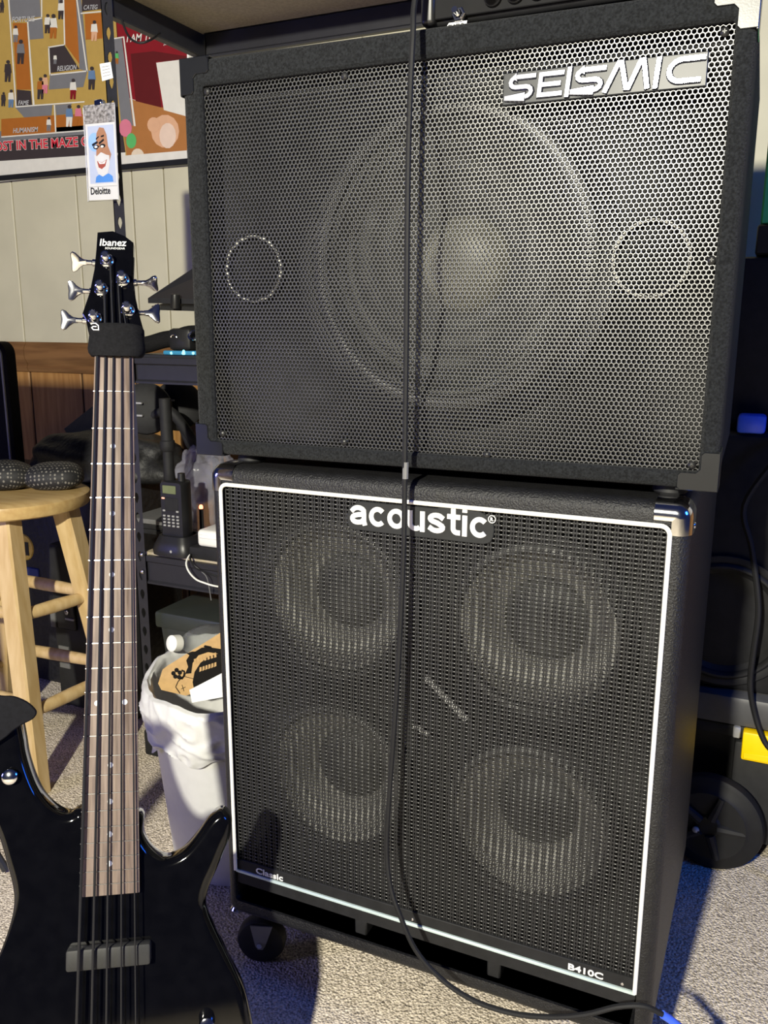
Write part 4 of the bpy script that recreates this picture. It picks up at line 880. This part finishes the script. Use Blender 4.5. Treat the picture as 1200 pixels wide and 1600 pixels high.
# ---------------------------------------------------------------- things on the lower rack shelf
SZ = .474
rq = at(270, 842, y=.505)
rad = thing('walkie_talkie', 'black handheld two-way radio with keypad standing in its charger', 'radio', loc=(rq[0], .51, SZ+.012))
rx, ry0 = rq[0], .505; zb, ztp = SZ+.022, at(265, 752, y=.505)[2]
obj('body', G().loft([rrect(rx-.026, rx+.027, zb, ztp, .006, ry0+.034), rrect(rx-.029, rx+.030, zb, ztp, .008, ry0+.028), rrect(rx-.029, rx+.030, zb, ztp, .008, ry0+.006), rrect(rx-.026, rx+.027, zb+.003, ztp-.003, .008, ry0)]), M_BLACKP, rad)
H = ztp-zb
obj('screen', G().box((rx-.020, ry0-.0012, zb+H*.80), (rx+.014, ry0+.002, zb+H*.93), .0008, 1), M_LCD, rad)
obj('speaker_panel', G().box((rx-.016, ry0-.001, zb+H*.53), (rx+.018, ry0+.002, zb+H*.74), .0008, 1), M_BLACKM, rad)
obj('status_light', G().box((rx-.0225, ry0-.0015, zb+H*.715), (rx-.0155, ry0+.002, zb+H*.735)), mat('red_led', (.9, .2, .12), .4, var=.01, emit=(1, .35, .25), es=2.0), rad, smooth=0)
for i in range(4):
    for j in range(5):
        if j == 4 and i in (1, 2): continue
        x = rx-.0185+i*.0115; z = zb+H*(.29+.052*j)+(.004 if j == 4 else 0)
        obj('key', G().box((x-.0032, ry0-.002, z-.0020), (x+.0032, ry0+.002, z+.0020), .0007, 1), M_LGREY, rad)
obj('knob', G().cyl((rx+.018, ry0+.016, ztp-.002), (rx+.018, ry0+.016, ztp+.016), .0085, .0078, 18), M_BLACKP, rad)
ta = at(256, 606, y=.52); ax_ = rx-.013
obj('antenna', G().lathe([(.0105, 0), (.0125, .003), (.0115, .02), (.0112, .062), (.015, .066), (.0158, .075), (.0152, .084), (.0128, .086), (.0125, .172)], (ax_, ry0+.016, ztp-.002), (ta[0]-ax_, 0, ta[2]-ztp), 22), M_BLACKM, rad)
ch = thing('radio_charger', 'black desktop charging cradle under the handheld radio', 'charger', loc=(rx, .52, SZ))
obj('cradle', G().loft([rrect(rx-.045, rx+.05, .478, .575, .012, 0)], False, False) if False else G().loft([[(rx+a*.050+.002, .528+b_*.046, SZ) for a, b_ in q_] for q_ in [[(math.copysign(abs(math.cos(t))**.5, math.cos(t)), math.copysign(abs(math.sin(t))**.5, math.sin(t))) for t in np.linspace(0, 2*PI, 32, endpoint=False)]]]+
    [[(rx+a*k+.002, .528+b_*k2, SZ+h) for a, b_ in [(math.copysign(abs(math.cos(t))**.5, math.cos(t)), math.copysign(abs(math.sin(t))**.5, math.sin(t))) for t in np.linspace(0, 2*PI, 32, endpoint=False)]] for k, k2, h in ((.051, .047, .012), (.044, .040, .028), (.038, .034, .040), (.034, .029, .040), (.033, .028, .018))]), M_BLACKP, ch)
obj('charge_light', G().cyl((rx+.012, .484, SZ+.012), (rx+.012, .481, SZ+.012), .003, n=10), M_LGREY, ch)
# white power box and black base
pq_ = at(322, 838, y=.50)
t = thing('power_adapter', 'white power adapter lying on a black block beside the radio', 'adapter', loc=(pq_[0]+.01, .54, SZ+.026))
obj('shell', G().box((pq_[0]-.022, .497, SZ+.026), (pq_[0]+.075, .575, SZ+.062), .008, 3), M_WHITEP, t)
obj('top_ridge', G().box((pq_[0]-.015, .4955, SZ+.045), (pq_[0]+.03, .50, SZ+.053), .001, 1), M_PAPER, t)
obj('power_block', G().box((pq_[0]-.038, .49, SZ), (pq_[0]+.09, .60, SZ+.026), .004, 2), M_BLACKM, label='black flat power block under the white adapter', cat='power strip')
def wire(name, pts, r, m_, label, **k): return obj(name, G().tube(crom(pts, 6, False), r, 8), m_, label=label, cat='cable', **k)
A = lambda px, py, y: tuple(at(px, py, y=y))
wire('white_cable', [A(304, 865, .50), A(296, 868, .488), A(291, 880, .470), A(295, 893, .462), A(306, 905, .458), A(320, 911, .457), A(333, 915, .458), A(350, 918, .47)], .0019, M_WHITEP, 'white charging cable looping over the rack shelf edge')
wire('black_cable', [A(300, 862, .50), A(297, 873, .476), A(305, 887, .466), A(318, 893, .462), A(332, 898, .46), A(350, 905, .47)], .0018, M_RUBBER, 'black cable hanging beside the white charging cable')
wire('grey_cable', [A(298, 866, .50), A(300, 880, .472), A(315, 893, .466), A(324, 905, .464), A(330, 938, .466)], .0011, M_GREY, 'thin grey cable hanging below the rack shelf edge')
q = at(314, 792, y=.60); t = thing('indicator_lamp', 'tiny red indicator light on a small stand', 'light', loc=(q[0], q[1], SZ))
obj('stem', G().lathe([(.02, 0), (.018, .006), (.005, .012), (.0045, q[2]-SZ-.004)], (q[0], q[1], SZ), (0, 0, 1), 16), M_BLACKM, t)
obj('led', G().lathe([(.004, -.004), (.0045, 0), (.003, .004), (.0005, .005)], q, (0, 0, 1), 14), mat('red_glow', (1, .2, .1), .3, var=.01, emit=(1, .22, .1), es=6), t)
# crumpled clear plastic bag behind the radio
bg = at(298, 745, y=.665)
bm = bmesh.new(); bmesh.ops.create_icosphere(bm, subdivisions=5, radius=1)
for v_ in bm.verts:
    c_ = np.array(v_.co); n_ = nse(c_, 1.6, 3)*.30+abs(nse(c_, 2.7, 7))*.30-.1
    c_ = c_*(1+n_); z = c_[2]; v_.co = (bg[0]+.028+c_[0]*.105*(1-.25*max(0, z)), bg[1]+.03+c_[1]*.055, SZ+.002+max(0, (z+.9))*.108)
bm.verts.index_update(); g = G().add([v_.co[:] for v_ in bm.verts], [tuple(x.index for x in f_.verts) for f_ in bm.faces]); bm.free()
obj('plastic_bag', g, M_FILM, smooth=25, label='crumpled clear plastic bag behind the handheld radio', cat='bag')
# headphones on the shelf behind
hq = at(228, 635, y=.66); t = thing('headphones', 'black over-ear headphones behind the rack post', 'headphones', loc=(hq[0], hq[1], SZ))
for dx, dy in ((0, 0), (.02, .09)):
    e = obj('ear_cup', G().lathe([(.02, -.018), (.052, -.016), (.06, -.004), (.058, .010), (.045, .018), (.02, .02)], (hq[0]+dx, hq[1]+dy, hq[2]-.005), (.55, -.8, .15), 32), M_BLACKM, t)
    for k in (0, 1): obj('trim_bar', G().box((hq[0]+dx-.018, hq[1]+dy-.03, hq[2]+.008-k*.028), (hq[0]+dx+.012, hq[1]+dy-.026, hq[2]+.012-k*.028)).xf(np.eye(4)), M_LGREY, e, smooth=0)
obj('headband', G().tube(crom([(hq[0]+.02, hq[1], hq[2]-.02), (hq[0]+.07, hq[1]+.0, hq[2]-.01), (hq[0]+.10, hq[1]+.03, hq[2]-.07), (hq[0]+.075, hq[1]+.06, hq[2]-.09), (hq[0]+.03, hq[1]+.08, hq[2]-.03)], 6, False), .012, 10), M_BLACKM, t)
g = G()
for k in range(3):
    z = SZ+k*.012; g = G().box((hq[0]-.05+.006*k, hq[1]-.04, z), (hq[0]+.06, hq[1]+.08, z+.0117), .002, 1)
    obj('book', g, M_GREY if k == 2 else M_BLACKM, label=('lowest black book under the headphones', 'middle black book under the headphones', 'grey book lying topmost under the headphones')[k], cat='book', group='books under the headphones')

# ---------------------------------------------------------------- things on the middle rack shelf
SM2 = .891
t = thing('shoulder_strap', 'black padded strap with metal buckle lying on the middle rack shelf', 'strap', loc=(-.40, .53, SM2))
P = crom([A(218, 541, .53), A(236, 537, .525), A(256, 531, .53), A(276, 528, .535), A(296, 522, .54), A(330, 522, .55)], 5, False); P[:, 2] = np.maximum(P[:, 2], SM2+.017)
obj('padding', G().tube(P, .017, 12), M_NEO, t)
q = at(283, 521, y=.515); obj('buckle_block', G().box((q[0]-.026, .505, SM2+.008), (q[0]+.028, .55, q[2]+.010), .008, 2), M_BLACKP, t)
q = at(303, 524, y=.50); obj('buckle', G().tube([(q[0]+.012*math.cos(a), .50+.004*math.sin(a), q[2]+.008*math.sin(a)) for a in np.linspace(0, 2*PI, 16, endpoint=False)], .0025, 8, closed=True), M_CHROME, t)
q = at(272, 527, y=.503); obj('d_ring', G().tube([(q[0]+.007*math.cos(a), .502, q[2]+.005*math.sin(a)) for a in np.linspace(0, PI, 9)], .0014, 6), M_CHROME, t)
t = thing('beaded_cord', 'blue beaded cord with glowing dots on the middle rack shelf edge', 'beads', loc=(-.36, .493, SM2))
M_CYAN = mat('cyan_bead', (.2, .75, .9), .3, var=.01, emit=(.35, .9, 1), es=1.2)
P = [A(258, 555, .495), A(268, 555, .492), A(283, 553, .492), A(298, 551, .493), A(318, 550, .50)]; P = [(a, b_, SM2+.0045) for a, b_, _ in P]
obj('cord', G().tube(crom(P, 4, False), .0045, 8), mat('teal_cord', (.03, .20, .38), .5, var=.1), t)
for px, py in ((267, 555), (286, 549), (285, 553), (287, 557), (301, 552)):
    q = at(px, py, y=.486); obj('bead', G().lathe([(.0002, -.003), (.002, -.0022), (.003, 0), (.002, .0022), (.0002, .003)], (q[0], .488, max(q[2], SM2+.004)), (0, 0, 1), 12), M_CYAN, t)
# tilted folding tray
q0 = at(231, 466, y=.56)
t = thing('folding_laptop_stand', 'black tilted folding stand on the middle rack shelf beside the cabinet', 'stand', loc=(-.32, .62, SM2))
def slab(pts, th, m_, name):
    P0 = [np.array(A(*p_)) for p_ in pts]; n_ = np.array([0, 0, -th]); obj(name, G().loft([[a+n_ for a in P0], P0]), m_, t, smooth=20)
slab([(231, 466, .555), (312, 412, .66), (380, 400, .70), (380, 468, .56)], .010, M_BEAM, 'top_plate')
slab([(237, 478, .555), (290, 466, .64), (380, 460, .66), (380, 482, .56)], .008, M_BLACKM, 'lower_plate')
q = at(274, 470, y=.545); obj('hinge', G().lathe([(.009, -.016), (.010, -.014), (.009, .012), (.006, .014)], q, (0.05, 0, 1), 18), M_BLACKP, t)
q = at(308, 490, y=.60); obj('leg', G().lathe([(.03, 0), (.028, .006), (.016, .012), (.016, q[2]-SM2), (.028, q[2]-SM2+.012)], (q[0]+.02, q[1], SM2), (0, 0, 1), 20), M_BLACKM, t)

# ---------------------------------------------------------------- under the rack
t = thing('storage_tote', 'dark grey plastic storage tote with lid under the rack shelf', 'tote', loc=(-.36, .64, 0))
obj('tub', G().loft([[(-.40+a*.125, .645+b_*.105, 0) for a, b_ in ((-1, -1), (1, -1), (1, 1), (-1, 1))], [(-.40+a*.145, .645+b_*.125, .30) for a, b_ in ((-1, -1), (1, -1), (1, 1), (-1, 1))]]), M_TOTE, t, smooth=20)
obj('lid', G().box((-.555, .51, .298), (-.245, .78, .335), .006, 2), mat('grey_green_lid', (.03, .035, .032), .45, var=.05), t)
for x in (-.335, -.30): obj('latch', G().box((x, .503, .262), (x+.02, .515, .31), .003, 1), M_LGREY, t)
t = thing('black_duffel', 'black fabric bag slumped on the tote under the rack', 'bag', loc=(-.2, .60, .335))
M_MESHK = mat('black_nylon', (.010, .010, .011), .55, var=.3, vscale=90, bump=.5, bscale=60, bdist=.006)
bm = bmesh.new(); bmesh.ops.create_icosphere(bm, subdivisions=4, radius=1)
for v_ in bm.verts:
    c_ = np.array(v_.co); k_ = 1+.2*nse(c_, 2.3, 4)
    v_.co = (-.19+np.sign(c_[0])*abs(c_[0])**.7*.17*k_, .62+np.sign(c_[1])*abs(c_[1])**.7*.10*k_, min(.398, max(.338, .372+c_[2]*.04*k_)))
bm.verts.index_update(); g = G().add([v_.co[:] for v_ in bm.verts], [tuple(x.index for x in f_.verts) for f_ in bm.faces]); bm.free()
obj('fabric', g, M_MESHK, t, smooth=60)
obj('strap_loop', G().tube(crom([(-.30, .53, .36), (-.25, .505, .33), (-.19, .505, .345), (-.14, .52, .375)], 5, False), .007, 8), M_NEO, t)

# ---------------------------------------------------------------- black gear behind the stool
t = thing('combo_amplifier', 'black combo amplifier with round gold badge behind the stool', 'amplifier', loc=(-1.10, .78, 0))
obj('cabinet', G().box((-1.45, .68, .005), (-.80, .93, .56), .012, 2), M_MESHK, t)
q = at(36, 855, y=.678); bdg = obj('gold_badge', G().lathe([(.036, 0), (.034, .003), (.02, .004), (.001, .004)], (q[0], .680, q[2]), (0, -1, 0), 32), M_GOLD, t)
obj('badge_mark', G().box((q[0]+.010, .6752, q[2]-.020), (q[0]+.022, .6762, q[2]+.016)), M_BLACKP, bdg, smooth=0)
q = at(48, 898, y=.678); obj('blue_patch', G().box((q[0]-.03, .6765, q[2]-.03), (q[0]+.03, .682, q[2]+.02), .003, 1), mat('navy_patch', (.02, .04, .16), .5, var=.1), t)
t = thing('patch_panel_box', 'dark grey equipment box with sockets seen between the stool legs', 'equipment box', loc=(-.80, .64, 0))
q0, q1 = at(78, 900, y=.60), at(140, 1060, y=.60)
obj('housing', G().box((q0[0], .60, 0), (q0[0]+.24, .675, at(80, 850, y=.6)[2]), .008, 2), M_BOX, t)
a0, a1 = at(89, 940, y=.598), at(116, 985, y=.598); pn = obj('socket_panel', G().box((a0[0], .592, a1[2]), (a1[0]+.01, .603, a0[2]), .003, 1), M_BLACKP, t)
for px, py in ((100, 948), (104, 957)): q = at(px, py, y=.59); obj('socket', G().lathe([(.006, 0), (.006, .003), (.004, .004), (.0035, .001)], (q[0], .592, q[2]), (0, -1, 0), 14), M_CHROME, pn)
a0, a1 = at(102, 965, y=.59), at(116, 971, y=.59); obj('switch', G().box((a0[0], .588, a1[2]), (a1[0], .594, a0[2]), .001, 1), M_LGREY, pn)
a0, a1 = at(78, 946, y=.598), at(88, 980, y=.598); obj('side_label', G().box((a0[0], .5965, a1[2]), (a1[0], .602, a0[2])), M_GREY, t, smooth=0)
a0, a1 = at(92, 1008, y=.598), at(110, 1045, y=.598); obj('front_label', G().box((a0[0], .5965, a1[2]), (a1[0], .602, a0[2])), M_GREY, t, smooth=0)
t = thing('backpack', 'black backpack with grey flap heaped behind the stool', 'backpack', loc=(-.95, .80, .56))
bm = bmesh.new(); bmesh.ops.create_icosphere(bm, subdivisions=4, radius=1)
for v_ in bm.verts:
    c_ = np.array(v_.co); k_ = 1+.22*nse(c_, 2.0, 9)
    v_.co = (-.93+np.sign(c_[0])*abs(c_[0])**.7*.23*k_, .80+np.sign(c_[1])*abs(c_[1])**.8*.10*k_, max(.562, .60+c_[2]*.085*k_))
bm.verts.index_update(); g = G().add([v_.co[:] for v_ in bm.verts], [tuple(x.index for x in f_.verts) for f_ in bm.faces]); bm.free()
obj('fabric', g, M_MESHK, t, smooth=60)
P0 = [np.array(A(*p_)) for p_ in ((100, 670, .80), (148, 632, .84), (158, 640, .84), (152, 690, .78), (118, 702, .76))]
obj('grey_flap', G().loft([[a+np.array([.004, .012, 0]) for a in P0], P0]), M_GREY, t, smooth=30)
for k, (pts, lb) in enumerate((([(102, 717, .70), (152, 706, .74), (160, 712, .74), (150, 716, .70)], 'white paper sheet lying behind the mesh pouch'), ([(119, 700, .76), (152, 694, .78), (156, 699, .78), (124, 703, .75)], 'small silvery wrapper lying above the white paper sheet'))):
    P0 = [np.array(A(*p_)) for p_ in pts]; obj('paper_sheet', G().loft([[a+np.array([0, 0, -.004]) for a in P0], P0]), M_PAPER, smooth=0, label=lb, cat='paper')

# ---------------------------------------------------------------- right-hand gear
t = thing('rolling_toolbox', 'charcoal rolling toolbox with yellow latch right of the cabinets', 'toolbox', loc=(.86, .8, 0))
tz = at(1175, 1117, y=.62)[2]
obj('tub', G().loft([rrect(.55, 1.10, .03, tz-.05, .02, .93), rrect(.55, 1.10, .03, tz-.05, .02, .685), rrect(.558, 1.092, .035, tz-.055, .015, .675)]), M_BOX, t)
obj('front_panel', G().box((.634, .632, .035), (1.09, .69, tz-.06), .006, 2), M_BOX, t)
obj('rim', G().box((.545, .622, tz-.05), (1.11, .94, tz-.026), .006, 2), M_BLACKM, t)
obj('lid', G().box((.548, .615, tz-.026), (1.105, .94, tz+.03), .010, 2), mat('grey_lid', (.07, .07, .072), .45, var=.06), t)
for px in (1151,): 
    a0, a1 = at(1146, 1136, y=.612), at(1156, 1155, y=.612); obj('grey_catch', G().box((a0[0], .612, a1[2]), (a1[0], .63, a0[2]), .002, 1), M_LGREY, t)
a0 = at(1161, 1143, y=.605); a1 = at(1200, 1195, y=.605)
lt = obj('latch', G().box((a0[0], .604, a1[2]-.0), (a0[0]+.085, .628, a0[2]), .004, 2), M_YELLOW, t, label='yellow plastic latch')
obj('latch_ridge', G().box((a0[0]+.004, .6025, a1[2]+.004), (a0[0]+.081, .606, a1[2]+.016), .001, 1), M_YELLOW, lt)
wc = at(1110, 1290, y=.585); wc[2] = .089
for xx in (.607,): pass
wl = obj('wheel', G().lathe([(.02, -.022), (.06, -.022), (.068, -.014), (.080, -.014), (.087, -.010), (.089, 0), (.087, .010), (.080, .014), (.068, .016), (.062, .022), (.022, .020), (.018, .024)], (wc[0], .585, .089), (-.12, -1, 0), 44), M_RUBBER, t)
for k in range(5):
    a = 2*PI*k/5; p0 = np.array([wc[0]-.004, .561, .089]); dr = np.array([math.cos(a), 0, math.sin(a)])
    obj('spoke', G().tube([p0+dr*.016, p0+dr*.062], [.009, .006], 8), M_BLACKM, wl)
q = at(1087, 1297, y=.556); obj('axle_cap', G().lathe([(.006, 0), (.006, .003), (.003, .006), (.0005, .0065)], (q[0], .558, q[2]), (0, -1, 0), 14), M_LGREY, wl)
obj('axle_bracket', G().box((wc[0]-.02, .585, .05), (wc[0]+.06, .66, .13), .006, 2), M_BLACKM, t)
t = thing('floor_monitor_speaker', 'black speaker with round woofer resting on the toolbox', 'speaker', loc=(.8, .80, tz+.03))
sz0, sz1 = tz+.03, float(at(1175, 681, y=.63)[2])
obj('cabinet', G().box((.54, .64, sz0), (1.0, .95, sz1), .012, 2), M_BLACKM, t)
q = at(1118, 1000, y=.635)
woofer(t, (q[0]+.01, max(q[2]+.03, sz0+.13)), .634, .105, .035, .03, capm=M_BLACKM, conem=M_BLACKM, surm=M_BLACKM)
t = thing('rack_case', 'black equipment case standing on the round-woofer speaker', 'case', loc=(.82, .82, sz1))
obj('case_shell', G().box((.56, .70, sz1+.001), (1.05, .96, 1.065), .010, 2), M_BLACKM, t)
obj('case_handle', G().box((.70, .685, .90), (.84, .702, .95), .006, 2), M_BLACKP, t)
a0, a1 = at(1152, 652, y=.64), at(1195, 680, y=.64)
obj('blue_glow_block', G().box((a0[0], .645, sz1+.001), (a1[0], .685, a0[2]+.004), .006, 2), M_BLUE, label='plastic block coloured as if lit blue on top of the round-woofer speaker', cat='plastic block')  # the blue glow is put into the block's base colour
a0 = at(1192, 330, y=.70)
t = thing('green_box', 'green cardboard box with black base on the equipment case', 'box', loc=(a0[0]+.13, .78, 1.065))
obj('base', G().box((a0[0]-.006, .695, 1.067), (a0[0]+.26, .90, 1.115), .003, 1), M_BLACKP, t)
obj('box_top', G().box((a0[0]-.002, .70, 1.115), (a0[0]+.255, .895, 1.30), .003, 1), mat('green_card', (.05, .42, .16), .55, var=.05), t)
wire('equipment_cable', [(.70, .64, sz1+.006), (.67, .62, sz1+.002), (.655, .60, sz1-.03)]+[A(1163, 790, .59), A(1175, 860, .585), A(1185, 950, .58), A(1177, 1020, .58), A(1172, 1070, .585), A(1179, 1115, .59), A(1195, 1160, .585), A(1225, 1200, .58)]+[(.74, .58, .12), (.76, .56, .004)], .0048, M_RUBBER, 'black cable hanging beside the yellow toolbox latch')
# thin lead looped under the top shelf
wire('shelf_lead', [A(188, 20, .52), A(192, 36, .515), A(202, 58, .512), A(218, 67, .512), A(236, 62, .53), A(250, 52, .60)], .0022, M_RUBBER, 'thin black lead drooping under the top rack shelf')

# ---------------------------------------------------------------- unseen music stand, added left of the frame so its desk shades the panelling
t = thing('added_shade_stand', 'black music stand with a flat desk added out of view to shade the panelling', 'music stand', loc=(-.72, -.02, 0))
obj('desk', G().box((-.97, -.006, .845), (-.568, .006, 1.058), .004, 2), M_RACK, t)
obj('desk_ledge', G().box((-.97, -.05, .840), (-.568, .006, .848), .002, 1), M_RACK, t)
obj('pole', G().cyl((-.735, .015, .03), (-.735, .015, .96), .009, n=16), M_RACK, t)
obj('clamp', G().box((-.755, .004, .93), (-.715, .03, .99), .004, 2), M_BLACKP, t)
for k in range(3):
    a = 2.2+2*PI*k/3; obj('leg', G().tube([(-.735, .012, .30), (-.735+.12*math.cos(a), .012+.12*math.sin(a), .16), (-.735+.22*math.cos(a), .012+.22*math.sin(a), .008)], .007, 8), M_RACK, t)
